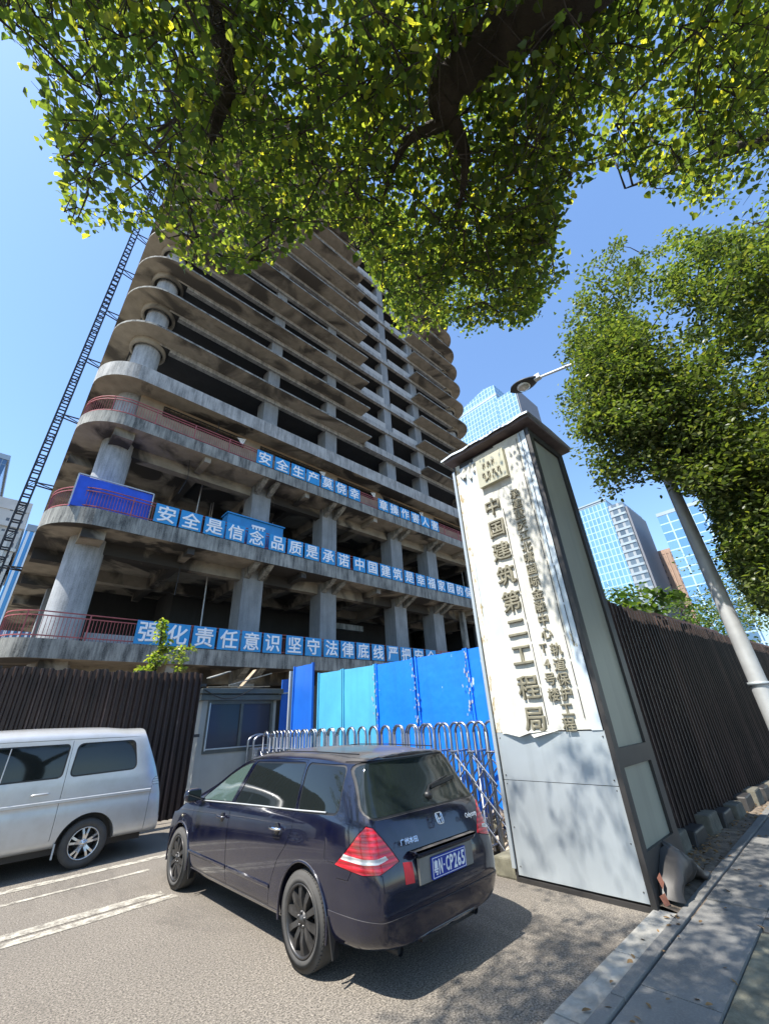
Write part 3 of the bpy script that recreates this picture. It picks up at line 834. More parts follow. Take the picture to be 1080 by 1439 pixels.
# raised lettering
def pillar_char(ch, y, z, size, depth=.035):
    me = char_mesh(ch, size, depth, .006*size/.3)
    o = mesh_obj('character', me, MAT['gold_letter'], P)
    o.rotation_euler = (0, 0, -PI/2); o.location = Vector((XF-.036, y, z))-base_of(P)
    return o
for ch, z in zip('中国建筑第二工程局', [4.57, 4.19, 3.82, 3.45, 3.075, 2.71, 2.36, 1.975, 1.615]): pillar_char(ch, 2.815, z, .295, .024)
for i, ch in enumerate('承建重庆江北嘴国际金融中心'): pillar_char(ch, 2.42, 4.61-.170*i, .158, .016)
for ch, z in zip('T4号楼', [2.40, 2.215, 2.04, 1.865]): pillar_char(ch, 2.505, z, .15, .016)
for ch, y, z in zip('轨道保护工程', [2.345, 2.345, 2.345, 2.35, 2.385, 2.40], [2.365, 2.19, 2.025, 1.865, 1.70, 1.545]): pillar_char(ch, y, z, .155, .016)
# square plaque with an emblem of short bars and blocks
m = MB(); m.box(XF-.095, XF-.02, 2.43, 2.94, 4.93, 5.44); pl = m.build('plaque', MAT['gold_plate'], P, bevel=.004)
m = MB(); xe = XF-.115
def blk(y0, y1, z0, z1): m.box(xe, XF-.094, y0, y1, z0, z1)
for k in range(3):
    yc = 2.79-.085*k
    blk(yc-.012, yc+.03, 5.30, 5.325); blk(yc+.012, yc+.03, 5.235, 5.30); blk(yc-.012, yc-.004, 5.255, 5.29)
for k in range(4):
    yc = 2.82-.092*k
    blk(yc-.014, yc+.03, 5.13, 5.152); blk(yc+.012, yc+.03, 5.085, 5.13); blk(yc-.02, yc-.006, 5.05, 5.11)
for k in range(5):
    yc = 2.80-.07*k; blk(yc, yc+.014, 5.005, 5.045+.015*(k % 2))
m.prism([(2.79, 5.0), (2.815, 5.0), (2.735, 5.045)], xe, XF-.094, 'x')
m.build('emblem', MAT['gold_letter'], pl)
# foot: mossy concrete stub, leaning plank, curled dark sheet
c = thing('concrete_stub', 'low mossy concrete stub at left foot of the sign pillar', 'block', (5.3, 3.62, 0))
m = MB(); m.box(5.12, 5.75, 3.43, 3.72, 0, .19); m.build('block', MAT['moss_concrete'], c, bevel=.02)
p = thing('leaning_plank', 'short timber plank leaning against the left side of the sign pillar', 'plank', (5.5, 3.6, .19))
m = MB(); m.beam((5.55, 3.72, .2), (5.62, 3.47, .72), .12, .03); m.build('plank', MAT['timber'], p)
m = MB(); n = 16; v = []
rs = random.Random(8)
for i in range(n+1):
    a = i/n
    x = 5.3+1.0*a; hh = .34*math.sin(PI*min(a*1.15, 1))**.7+.05
    for j in range(6):
        b = j/5
        v.append((x+.06*math.sin(j+i*.7), 1.99-.22*(1-(2*b-1)**2)*.8-.03*rs.random(), .03+hh*b+.02*rs.random()))
m.add(v, [(6*i+j, 6*i+j+1, 6*i+j+7, 6*i+j+6) for i in range(n) for j in range(5)], 0, True)
o = m.build('curled_sheet', MAT['dark_frame'], None, recalc=False); tag(o, 'curled dark brown sheet lying at foot of pillar beside the pavement', 'sheet')
m = MB()
m.add([(5.22, 1.955, .24), (5.28, 1.94, .27), (5.27, 1.92, .20), (5.22, 1.93, .16)], [(0,1,2,3)])
m.add([(5.17, 1.96, .12), (5.21, 1.92, .14), (5.22, 1.90, .06), (5.17, 1.93, .05)], [(0,1,2,3)])
o = m.build('red_wrapper', MAT['rust_edge'], None, recalc=False); tag(o, 'small crumpled red and white wrapper stuck at pillar corner', 'litter')

# ================================================================== ribbed brown fences
def fence(name, label, p0, p1, h, pitch, red_from=None, y_out=-1, seed=1):
    a = Vector((p0[0], p0[1], 0)); b = Vector((p1[0], p1[1], 0)); L = (b-a).length; d = (b-a)/L
    nrm = Vector((d.y, -d.x, 0))*(1 if y_out < 0 else -1)
    r = thing(name, label, 'fence', (a+b)/2)
    rs = random.Random(seed)
    m = MB(); n = int(L/pitch)
    prof = [(0, 0), (.22, 0), (.36, 1), (.62, 1), (.78, 0), (1, 0)]
    v = []; zb = .12
    for i in range(n):
        dh = rs.uniform(-.03, .03)
        for q, k in prof[:-1]:
            s = a+d*(pitch*(i+q))+nrm*(.055*k); v += [(s.x, s.y, zb), (s.x, s.y, h+dh)]
    m.add(v, [(2*i, 2*i+2, 2*i+3, 2*i+1) for i in range(len(v)//2-1)], 0)
    m.build('ribbed_sheet', MAT['brown_steel'], r, recalc=False)
    m = MB()
    for i in range(n):
        s = a+d*(pitch*(i+.49))+nrm*.062
        hh = h+rs.uniform(-.03, .02)
        m.beam((s.x, s.y, zb), (s.x, s.y, hh), pitch*.24, .018, up=d)
    m.build('batten', MAT['brown_steel'], r)
    m = MB()
    for i in range(0, int(L/2.4)+1):
        s = a+d*(2.4*i)-nrm*.08; m.box(s.x-.05, s.x+.05, s.y-.05, s.y+.05, 0, h+.03)
    m.build('post', MAT['dark_frame'], r)
    m = MB()
    for z in (.5, h*.55, h-.25):
        s0 = a-nrm*.045; s1 = b-nrm*.045; m.beam((s0.x, s0.y, z), (s1.x, s1.y, z), .05, .06)
    m.build('rail', MAT['dark_frame'], r)
    if red_from:
        m = MB()
        for x0, x1 in red_from:
            q0 = a+d*x0-nrm*.01; q1 = a+d*x1-nrm*.01; m.beam((q0.x, q0.y, h+.02), (q1.x, q1.y, h+.02), .05, .13)
        m.build('rusty_top_strip', MAT['rust_edge'], r)
    return r
fence('ribbed_fence', 'dark brown ribbed steel fence behind the silver van', (-7, 10.62), (4.06, 10.62), 2.93, .132, seed=3)
fence('ribbed_fence', 'dark brown ribbed steel fence along the pavement beside the pillar', (6.42, 2.43), (30, .99), 3.27, .15, [(3.0, 7.5), (9.0, 20)], seed=4)
m = MB(); m.box(6.33, 6.42, 2.36, 2.52, 0, 3.35); o = m.build('fence_post', MAT['brown_steel'], None); tag(o, 'dark brown end post between pillar and pavement fence', 'post')
# concrete blocks at the foot of the fence
for i in range(11):
    x = 6.95+i*.66; y = 2.27-.061*(x-6.9)
    b = thing('concrete_block', 'weathered concrete block in the row at the foot of the pavement fence', 'block', (x, y, 0), 0, 'concrete blocks along the pavement fence')
    m = MB(); r_ = random.Random(i); h = .25+r_.uniform(-.05, .03)
    m.prism([(-.29, 0), (.29, 0), (.24, h), (-.24, h)], -.1, .1, 'y'); m.build('block_body', MAT['block'] if i % 2 == 0 else MAT['dark_frame'], b, local=True, bevel=.025)

# ================================================================== folding gate
GX = 5.60
g = thing('folding_gate', 'stainless steel folding gate of arched bars across the site entrance', 'gate', (GX, 6.9, 0))
ys = np.linspace(3.74, 10.3, 21); pitch = ys[1]-ys[0]
for i in range(20):
    y0 = ys[i]; m = MB()
    for dx in (-.14, .14):
        pts = [(GX+dx, y0+.05, .06), (GX+dx, y0+.05, 1.48)]
        for k in range(9):
            a = PI - PI*k/8; pts.append((GX+dx, y0+pitch/2+(pitch/2-.05)*math.cos(a), 1.48+.13*math.sin(a)))
        pts += [(GX+dx, y0+pitch-.05, 1.48), (GX+dx, y0+pitch-.05, .06)]
        m.tube(pts, .021, 8)
    m.build('arch', MAT['steel'], g)
m = MB()
for i in range(20):
    y0 = ys[i]+.05; y1 = ys[i]+pitch-.05; k = 0
    for dx in (-.17, .17):
        z = .14; m = MB()
        while z < 1.2:
            m.tube([(GX+dx, y0-.06, z), (GX+dx, y1+.06, z+.36)], .0115, 6); m.tube([(GX+dx+.02, y0-.06, z+.36), (GX+dx+.02, y1+.06, z)], .0115, 6)
            z += .36
        m.build('lattice', MAT['steel'], g)

for i in range(21):
    y0 = ys[i]; m = MB()
    m.tube([(GX-.19, y0, 1.24), (GX+.19, y0, 1.24)], .016, 6); m.tube([(GX-.19, y0, .14), (GX+.19, y0, .14)], .016, 6)
    m.tube([(GX-.19, y0-.07, 1.24), (GX-.19, y0+.07, 1.24)], .014, 6); m.tube([(GX, y0, .14), (GX, y0, 1.24)], .010, 6)
    m.build('crossbar', MAT['steel'], g)
for i in range(0, 21, 2):
    for dx in (-.15, .15):
        m = MB(); m.lathe([(.0, -.02), (.06, -.02), (.06, .02), (.0, .02)], (GX+dx, ys[i], .062), 'x', 14); m.build('caster', MAT['black'], g)
hd = thing('gate_motor_head', 'stainless gate head unit standing at hut end of folding gate', 'gate head', (5.45, 10.0, 0))
m = MB()
for x in (5.25, 5.85):
    for y in (10.32, 10.62):
        m.tube([(x, y, 0), (x, y, 1.45)], .025, 8)
for y in (10.32, 10.62):
    pts = [(5.25, y, 1.4)]+[(5.55+.3*math.cos(PI-PI*k/8), y, 1.4+.16*math.sin(PI*k/8)) for k in range(9)]+[(5.85, y, 1.4)]
    m.tube(pts, .025, 8)
m.build('frame', MAT['steel'], hd)
m = MB(); m.box(5.28, 5.82, 10.34, 10.6, .15, 1.28); m.build('housing', MAT['steel'], hd, bevel=.03)

# ================================================================== blue hoarding behind the gate
HX = 6.2
h = thing('site_hoarding', 'blue sheet metal hoarding with peeling paint behind the folding gate', 'hoarding', (HX, 6.8, 0))
def hpanel(y0, y1, z0, z1, mat, dx=0., ribs_=2):
    m = MB(); n = 8; v = []
    for i in range(n+1):
        y = y0+(y1-y0)*i/n; z = z0+(z1-z0)*i/n
        for j in range(7):
            v.append((HX+dx+.012*math.sin(i*2.1+j*1.3+y0), y, .06+(z-.06)*j/6))
    m.add(v, [(7*i+j, 7*i+j+1, 7*i+j+8, 7*i+j+7) for i in range(n) for j in range(6)], 0, True)
    m.box(HX+dx-.03, HX+dx+.03, y0+.004, y0+.045, .05, z0+.02); m.box(HX+dx-.03, HX+dx+.03, y1-.045, y1-.004, .05, z1+.02)
    return m.build('panel', mat, h, recalc=False)
hpanel(3.42, 4.5, 2.74, 2.75, MAT['blue']); hpanel(4.52, 5.75, 2.75, 2.77, MAT['blue'], .02); hpanel(5.77, 6.9, 2.76, 2.78, MAT['blue'])
hpanel(6.92, 8.05, 2.78, 2.81, MAT['cyan']); hpanel(8.07, 9.05, 2.81, 2.83, MAT['cyan'])
hpanel(9.07, 9.98, 3.08, 3.08, MAT['deep_blue'], -.14)
m = MB()
for y in (3.6, 5.76, 6.91, 9.06): m.box(HX+.06, HX+.12, y-.04, y+.04, 0, 2.7)
for z in (.5, 2.3): m.box(HX+.05, HX+.1, 3.5, 9.0, z, z+.06)
m.build('back_frame', MAT['galv'], h)
m = MB(); rs = random.Random(77)
for y in (4.51, 5.76, 6.905):
    for k in range(26):
        z = rs.uniform(1.5, 2.72); s = rs.uniform(.006, .022); yy = y+rs.gauss(0, .05)
        pg = [(yy+s*rs.uniform(.4, 1.2)*math.cos(a), z+2.2*s*rs.uniform(.4, 1.3)*math.sin(a)) for a in np.linspace(0, 5.6, 7)]
        m.prism(pg, HX-.038, HX-.033, 'x')
m.build('bare_patch', MAT['clad'], h)
m = MB(); m.box(HX-.2, HX-.1, 10.06, 10.12, 0, 3.0); o = m.build('post', MAT['clad'], h)
s_ = thing('loose_blue_sheet', 'narrow dark blue sheet leaning between hut and hoarding', 'sheet', (6.25, 10.9, 0))
m = MB(); m.prism([(6.16, 0), (6.46, 0), (6.66, 2.92), (6.2, 2.86)], 10.80, 10.83, 'y'); m.build('sheet', MAT['deep_blue'], s_)
m = MB(); m.beam((6.5, 10.78, 0), (6.7, 10.78, 2.95), .04, .04); m.beam((6.1, 10.79, 2.5), (6.62, 10.79, 2.55), .03, .03); m.build('edge_strip', MAT['clad'], s_)
# heap of rubble inside the gate
rs = random.Random(4)
m = MB()
for i in range(420):
    y = rs.uniform(3.45, 6.2); x = rs.uniform(5.78, 6.14)
    hmax = .75*max(0, 1-(y-3.45)/2.4)*(.35+.65*(x-5.78)/.36); z = rs.uniform(0, max(hmax, .04)); s = rs.uniform(.02, .085)
    q = Matrix.Rotation(rs.uniform(0, 6), 3, 'X') @ Matrix.Rotation(rs.uniform(0, 6), 3, 'Z')
    m.obox((x, y, z), (s*rs.uniform(.8, 2), s*rs.uniform(.8, 1.6), s), q, rs.choice((0, 0, 1, 2)))
tag(m.build('rubble_heap', [MAT['rubble'], MAT['moss_concrete'], MAT['timber']], None), 'heap of broken rubble and scraps behind the folding gate', 'rubble', kind='stuff')

# ================================================================== guard hut
k = thing('guard_hut', 'small grey guard hut with sliding window between fence and blue sheets', 'hut', (5.1, 11.8, 0))
m = MB()
m.box(4.10, 6.08, 10.85, 12.6, 0, 1.22); m.box(4.10, 4.24, 10.85, 12.6, 1.22, 2.35); m.box(5.99, 6.08, 10.85, 12.6, 1.22, 2.35)
m.box(4.24, 5.99, 12.4, 12.6, 1.22, 2.35)
m.build('wall', MAT['hut_panel'], k)
m = MB(); m.box(4.02, 6.16, 10.74, 12.7, 2.35, 2.47); m.box(4.0, 6.2, 10.70, 12.72, 2.50, 2.62); m.box(4.05, 6.1, 10.8, 12.6, 2.47, 2.5); m.build('roof', MAT['hut_frame'], k, bevel=.01)
m = MB()
for x0, x1, z0, z1 in ((4.24, 5.99, 2.27, 2.35), (4.24, 5.99, 1.22, 1.30), (4.24, 4.31, 1.30, 2.27), (5.92, 5.99, 1.30, 2.27), (5.08, 5.15, 1.30, 2.27)):
    m.box(x0, x1, 10.83, 10.90, z0, z1)
wf = m.build('window', MAT['hut_frame'], k)
m = MB(); m.box(4.30, 5.93, 10.868, 10.874, 1.29, 2.28); m.build('pane', MAT['hut_glass'], wf)
m = MB(); m.box(4.27, 4.30, 10.81, 10.832, 1.28, 2.3); m.box(4.3, 5.95, 10.81, 10.832, 1.30, 1.325); m.build('sill', MAT['clad'], wf)
m = MB(); m.box(4.2, 5.95, 11.2, 12.3, .75, .8); m.box(5.5, 5.9, 12.2, 12.3, .8, 2.2); m.build('counter', MAT['timber'], k)
m = MB(); pts = [(4.05, 10.68, 2.58)]
for i in range(1, 9): pts.append((4.05+.13*i, 10.67, 2.58-.20*math.sin(PI*i/9)))
pts += [(5.3, 10.67, 2.62), (5.6, 10.68, 2.66)]
m.tube(pts, .012, 5); o = m.build('cable', MAT['black'], k)
# scrap boards lying on the hut roof
rs = random.Random(21); 
BO = [('bent pale board lying on top at the left of the hut roof', (4.3, 11.2, 2.9), (5.0, 11.6, 3.12)), ('pale plank sloping up to the right over the hut roof', (4.9, 11.3, 2.75), (6.0, 11.1, 3.05)),
      ('dark thin plank lying along the hut roof edge', (4.2, 10.9, 2.66), (5.9, 11.0, 2.70)), ('short grey board tilted in the scrap on the hut roof', (5.3, 11.5, 2.7), (5.8, 11.7, 3.2))]
for i, (lb, a, b) in enumerate(BO):
    m = MB(); m.beam(a, b, .12, .025); o = m.build('scrap_board', MAT['fascia'] if i in (0, 1) else MAT['timber'], None); tag(o, lb, 'board', 'scrap boards on the hut roof')

# ================================================================== street lamp
L = thing('street_lamp', 'tall grey street lamp with curved arm standing on the pavement', 'street lamp', (8.0, .92, .03))
m = MB(); m.tube([(8, .92, .03), (8, .92, 4.3), (8, .92, 8.45)], [.118, .095, .065], 20)
m.lathe([(.19, .03), (.19, .06), (.14, .08), (.13, .3)], (8, .92, 0), n=20); m.build('pole', MAT['galv'], L)
m = MB(); m.lathe([(.112, 1.87), (.128, 1.87), (.128, 1.91), (.112, 1.91)], (8, .92, 0), n=20); m.build('collar', MAT['clad'], L)
m = MB(); m.tube([(8, .92, 8.2), (8, .98, 8.5), (8, 1.15, 8.62), (8, 1.6, 8.76), (8, 2.62, 9.02)], [.05, .045, .04, .036, .03], 10); m.build('arm', MAT['galv'], L)
m = MB()
hd = []
for i in range(9):
    a = i/8
    hd.append((2.48+.80*a, [.04, .10, .17, .215, .235, .235, .21, .155, .02][i], 9.0+.08*a))
n = 16; v = []
for y, r_, z in hd:
    for q in range(n):
        t_ = 2*PI*q/n; v.append((8+r_*math.cos(t_), y, z+(.09 if math.sin(t_) > 0 else .035)*min(r_/.1, 1)*math.sin(t_)))
m.add(v, [(i*n+q, i*n+(q+1) % n, (i+1)*n+(q+1) % n, (i+1)*n+q) for i in range(8) for q in range(n)], 0, True)
lh = m.build('lamp_head', MAT['dark_steel'], L)
m = MB(); m.lathe([(.0, -.045), (.10, -.04), (.155, -.015), (.165, .01)], (8, 2.92, 9.0), n=24); m.build('lens', MAT['lens_clear'], lh)
m = MB(); m.box(7.93, 8.07, 2.46, 2.62, 8.96, 9.09); m.build('clamp', MAT['galv'], lh, bevel=.02)
# ================================================================== vehicles
def interp(y, tab):
    if y <= tab[0][0]: return tab[0][1]
    for (a, va), (b, vb) in zip(tab[:-1], tab[1:]):
        if y <= b: return va+(vb-va)*(y-a)/(b-a)
    return tab[-1][1]
def eval_mesh(me, mods):
    o = bpy.data.objects.new('tmp', me); COL.objects.link(o)
    for fn in mods: fn(o)
    bpy.context.view_layer.update()
    dg = bpy.context.evaluated_depsgraph_get()
    r = bpy.data.meshes.new_from_object(o.evaluated_get(dg))
    bpy.data.objects.remove(o); return r
USE_SELF = False
def boolean(me, cutter, op):
    c = bpy.data.objects.new('tmpc', cutter); COL.objects.link(c)
    def f(o):
        md = o.modifiers.new('b', 'BOOLEAN'); md.operation = op; md.object = c; md.solver = 'EXACT'; md.use_self = USE_SELF
    r = eval_mesh(me, [f]); bpy.data.objects.remove(c); return r
def mb_mesh(m):
    me = bpy.data.meshes.new('m'); me.from_pydata(m.v, [], m.f)
    bm = bmesh.new(); bm.from_mesh(me); bmesh.ops.remove_doubles(bm, verts=bm.verts, dist=1e-6)
    bmesh.ops.recalc_face_normals(bm, faces=bm.faces); bm.to_mesh(me); bm.free(); return me
def shell_offset(me, d):
    r = me.copy(); n = len(me.vertices)
    co = np.empty(n*3); me.vertices.foreach_get('co', co); nr = np.empty(n*3); me.vertex_normals.foreach_get('vector', nr)
    r.vertices.foreach_set('co', co+nr*d); r.update(); return r
def finish(me, angle=32):
    bm = bmesh.new(); bm.from_mesh(me)
    bmesh.ops.remove_doubles(bm, verts=bm.verts, dist=2e-5)
    for f in bm.faces: f.smooth = True
    for e in bm.edges:
        e.smooth = not (len(e.link_faces) == 2 and e.calc_face_angle(0) > rad(angle))
    bm.to_mesh(me); bm.free(); me.update(); return me
def mirror_mesh(me):
    r = me.copy(); r.transform(Matrix.Scale(-1, 4, (1, 0, 0))); r.flip_normals(); return r
def loft(ys, sect, levels=2):
    """ys: stations; sect(i, y) -> half ring [(x, y, z)] from bottom centre to top centre (x >= 0)"""
    m = MB(); rings = []
    for i, y in enumerate(ys):
        h = sect(i, y); full = [(-x, yy, z) for x, yy, z in h] + [(x, yy, z) for x, yy, z in h[-2:0:-1]]
        rings.append(full)
    n = len(rings[0]); v = [p for r in rings for p in r]
    f = [(i*n+k, i*n+(k+1) % n, (i+1)*n+(k+1) % n, (i+1)*n+k) for i in range(len(ys)-1) for k in range(n)]
    hn = len(sect(0, ys[0]))
    for base in (0, (len(ys)-1)*n):
        for k in range(hn-1):           # quads across the end: left column k to right column
            a, b = base+k, base+k+1
            c = base+(n-k-1) % n if k+1 < hn-1 else None
            ra = base+(n-k) % n; rb = base+(n-k-1) % n
            if k == 0: f.append((a, b, rb))
            elif k == hn-2: f.append((a, b, ra))
            else: f.append((a, b, rb, ra))
    m.add(v, f)
    me = mb_mesh(m)
    def sub(o):
        md = o.modifiers.new('s', 'SUBSURF'); md.levels = levels; md.render_levels = levels
    return eval_mesh(me, [sub])
def rounded(poly, r, n=4):
    out = []
    N = len(poly)
    for i in range(N):
        p = Vector(poly[i]); a = Vector(poly[i-1]); b = Vector(poly[(i+1) % N])
        d = min(r, (a-p).length*.45, (b-p).length*.45)
        p0 = p+(a-p).normalized()*d; p1 = p+(b-p).normalized()*d
        for k in range(n+1):
            t = k/n; out.append(tuple(p0*(1-t)**2+p*2*t*(1-t)+p1*t**2))
    return out
def grow(poly, d):
    """offset a closed 2D outline outwards by d"""
    N = len(poly); A = sum(poly[i-1][0]*poly[i][1]-poly[i][0]*poly[i-1][1] for i in range(N))
    sgn = 1 if A > 0 else -1; out = []
    for i in range(N):
        p = Vector(poly[i]); a = Vector(poly[i-1]); b = Vector(poly[(i+1) % N])
        e1 = (p-a).normalized(); e2 = (b-p).normalized()
        n1 = Vector((e1.y, -e1.x))*sgn; n2 = Vector((e2.y, -e2.x))*sgn
        q = (n1+n2); q = q/max(q.length_squared/2, .25) if q.length > 1e-6 else n1
        out.append((p.x+q.x*d, p.y+q.y*d))
    return out

def wheel(parent, c, R, rimR, width, rim_mat, spokes, pair, side):
    """axis along x; side = -1 outer face towards -x"""
    s = side; m = MB()
    m.lathe([(.0, -.02*s), (rimR*.62, -.02*s), (rimR*.62, .02*s), (0, .02*s)], c, 'x', 28)
    m.lathe([(rimR*.97, .09), (rimR*.97, -.09)], c, 'x', 36)
    hub = m.build('wheel', MAT['black'], parent, local=True)
    m = MB(); w = width/2
    pr = [(rimR, -w*.80), (rimR+.012, -w*.93), (rimR+.05, -w*1.0), (R-.045, -w*.98), (R-.012, -w*.86), (R-.002, -w*.6)]
    for q in (-.34, -.30, -.04, .04, .30, .34): pr += [(R-(.007 if abs(q) in (.30, .04) and False else 0), w*q)]
    pr += [(R-.002, w*.6), (R-.012, w*.86), (R-.045, w*.98), (rimR+.05, w), (rimR+.012, w*.93), (rimR, w*.8)]
    m.lathe(pr, c, 'x', 56)
    for k in range(72):                      # tread shoulder blocks
        a = 2*PI*k/72
        for sd in (-1, 1):
            m.obox((c[0]+sd*w*.60, c[1]+math.cos(a)*(R-.0095), c[2]+math.sin(a)*(R-.0095)), (w*.28, .016, .012), Matrix.Rotation(a, 3, 'X'))
    m.build('tyre', MAT['rubber'], hub, local=True)
    m = MB()
    m.lathe([(rimR*1.0, w*.84*s), (rimR*1.015, w*.90*s), (rimR*.97, w*.92*s), (rimR*.93, w*.80*s), (rimR*.92, w*.3*s), (rimR*.90, -w*.7*s)], c, 'x', 48)
    fx = w*.74*s
    m.lathe([(0, fx+.018*s), (rimR*.10, fx+.016*s), (rimR*.13, fx+.004*s), (rimR*.27, fx-.004*s), (rimR*.30, fx-.04*s)], c, 'x', 24)
    for k in range(spokes):
        a0 = 2*PI*(k+.25)/spokes
        for da in ((-.5, .5) if pair else (0,)):
            a_in = a0+da*.30; a_out = a0+da*.42
            ri, ro = rimR*.22, rimR*.95
            wi, wo = (rimR*.085, rimR*.075) if pair else (rimR*.085, rimR*.105)
            pts = []
            for rr_, aa, ww, xx in ((ri, a_in, wi, fx-.004*s), ((ri+ro)/2, (a_in+a_out)/2, (wi+wo)/2*.85, fx+.012*s), (ro, a_out, wo, fx+.002*s)):
                ca, sa = math.cos(aa), math.sin(aa)
                for e in (-1, 1):
                    pts.append((c[0]+xx, c[1]+rr_*ca-e*ww*sa, c[2]+rr_*sa+e*ww*ca))
                for e in (-1, 1):
                    pts.append((c[0]+xx-.045*s, c[1]+rr_*ca-e*ww*1.25*sa, c[2]+rr_*sa+e*ww*1.25*ca))
            f = []
            for i in (0, 4): f += [(i, i+1, i+5, i+4), (i, i+4, i+6, i+2), (i+1, i+3, i+7, i+5), (i+2, i+6, i+7, i+3)]
            m.add(pts, f, 0)
    for k in range(5):
        a = 2*PI*k/5+.3; q = (c[0]+fx, c[1]+rimR*.2*math.cos(a), c[2]+rimR*.2*math.sin(a))
        m.lathe([(0, .012*s), (.011, .010*s), (.012, -.02*s)], q, 'x', 8)
    m.build('rim', rim_mat, hub, local=True)
    return hub

# ------------------------------------------------------------------ dark blue estate car
CAR = thing('estate_car', 'dusty dark navy blue estate car standing in front of the folding gate', 'car', (3.22, 2.75, 0))
CAR['label'] = 'dusty dark navy blue estate car with blue number plate in front of the folding gate'
L_ = 4.68
T_top = [(0, 1.0), (.15, 1.20), (.30, 1.385), (.5, 1.425), (1.0, 1.452), (1.7, 1.462), (2.2, 1.445), (2.5, 1.40), (2.8, 1.305), (3.2, 1.14), (3.6, .985), (3.8, .935), (4.1, .88), (4.4, .79), (4.55, .70), (4.6, .66)]
T_sh = [(0, .93), (.3, 1.0), (.6, 1.0), (1.2, .98), (2.4, .945), (3.3, .905), (3.6, .89), (3.8, .875), (4.1, .83), (4.4, .74), (4.6, .60)]
T_w = [(-.03, .60), (.0, .665), (.05, .715), (.15, .757), (.35, .785), (.7, .797), (1.5, .80), (3.5, .80), (3.9, .79), (4.2, .755), (4.4, .735), (4.55, .655), (4.68, .50)]
T_wr = [(-.03, .56), (.0, .58), (.3, .605), (.6, .625), (1.6, .635), (2.3, .625), (2.6, .61), (3.2, .62), (3.6, .65), (3.9, .64), (4.2, .60), (4.45, .50), (4.6, .34)]
T_zb = [(-.03, .30), (.0, .27), (.2, .235), (.6, .21), (3.9, .20), (4.3, .20), (4.6, .25)]
def rear_in(z): return interp(z, [(.2, .10), (.30, .045), (.45, .005), (.62, 0), (.68, .028), (.76, .052), (.9, .085), (1.0, .15), (1.04, .20), (1.38, .40), (1.47, .415)])
def front_in(z): return interp(z, [(.2, .10), (.3, .03), (.45, 0), (.6, .03), (.7, .12), (.9, .3)])
ys = [0, .04, .10, .18, .30, .45, .62, .85, 1.1, 1.45, 1.8, 2.15, 2.4, 2.6, 2.8, 3.0, 3.2, 3.4, 3.6, 3.72, 3.85, 4.05, 4.25, 4.4, 4.52, 4.62, 4.68]
def car_sect(i, y):
    w = interp(y, T_w)
    yz = max(y, .42)
    zt = interp(yz, T_top); zs = interp(max(y, .3), T_sh); wr = interp(y, T_wr); zb = interp(y, T_zb)
    if y < .42: wr = wr*(.94+.06*y/.42)
    zr = zs+(zt-zs)*.86
    pts = [(0, zb), (.55*w, zb), (.90*w, zb+.005), (.972*w, zb+.07), (.992*w, zb+.17), (w, .50), (1.0*w, .64), (.997*w, .76), (.975*w, zs-.045), (.945*w, zs+.005)]
    x9 = .945*w
    for t_ in (.34, .68): pts.append((x9+(wr-x9)*t_+.012*math.sin(PI*t_), zs+(zr-zs)*t_))
    pts += [(wr, zr), (wr-.045, zr+(zt-zr)*.55), (wr*.72, zt-.016), (wr*.36, zt-.004), (0, zt)]
    out = []
    for x, z in pts:
        yy = y + rear_in(z)*max(0, 1-y/1.1)**1.0 - front_in(z)*max(0, 1-(L_-y)/1.0)
        if y < .6:                        # plan curvature of the tail
            yy += .075*(abs(x)/.8)**3*max(0, 1-y/.6)
        out.append((x, yy, z))
    return out
B0 = loft(ys, car_sect, 2)
BIN = shell_offset(B0, -.006); BIN2 = shell_offset(B0, -.0045); BOUT = shell_offset(B0, .007)

WQ = rounded([(.555, 1.025), (1.135, 1.005), (1.135, 1.352), (.60, 1.338)], .05)
WR = rounded([(1.195, 1.003), (2.41, .975), (2.19, 1.338), (1.195, 1.352)], .03)
WF = [(2.52, .972), (3.34, .935), (3.30, .975), (3.1, 1.075), (2.85, 1.19), (2.6, 1.275), (2.42, 1.318), (2.31, 1.332)]
DR = [(1.53, .285), (2.40, .285), (2.435, .55), (2.46, .90), (2.46, .955), (2.235, 1.375), (1.8, 1.39), (1.166, 1.385), (1.166, .95), (1.175, .85), (1.25, .74), (1.37, .63), (1.45, .50), (1.50, .38)]
DF = [(2.408, .285), (3.47, .285), (3.49, .6), (3.47, .88), (3.44, .915), (3.34, .985), (3.12, 1.11), (2.86, 1.225), (2.6, 1.318), (2.42, 1.358), (2.25, 1.375), (2.47, .955), (2.47, .90), (2.443, .55)]
RG = rounded([(-.69, 1.005), (.69, 1.005), (.575, 1.36), (-.575, 1.36)], .08, 5)
WS = [(-.575, 2.52), (.575, 2.52), (.675, 3.64), (-.675, 3.64)]
def sideprism(poly, x0=-1.2, x1=-.46):
    m = MB(); m.prism(poly, x0, x1, 'x'); return m
def both(m):
    q = MB(); q.add(m.v, m.f); q.add([(-x, y, z) for x, y, z in m.v], [f[::-1] for f in m.f]); return q
# rear lamps: prism along the diagonal from the outer rear corner
def lamp_prism(poly, grow_=0.0):
    """poly in (u, z): u runs from the side (negative) round the corner to the tail (positive)"""
    m = MB(); n = len(poly); c = Vector((-.735, .09, 0)); U = Vector((.79, -.613, 0)).normalized(); D = Vector((-U.y, U.x, 0)); D = Vector((.613, .79, 0)).normalized()
    v = []
    for h in (-.5, .30):
        for u, z in poly:
            p = c+U*u+D*h; v.append((p.x, p.y, z))
    m.add(v, [list(range(n))[::-1], list(range(n, 2*n))]+[(i, (i+1) % n, n+(i+1) % n, n+i) for i in range(n)])
    return m
LAMP = [(-.315, .712), (-.10, .682), (.03, .690), (.185, .735), (.135, .80), (.06, .885), (-.01, .955), (-.065, .966), (-.13, .915), (-.23, .80)]
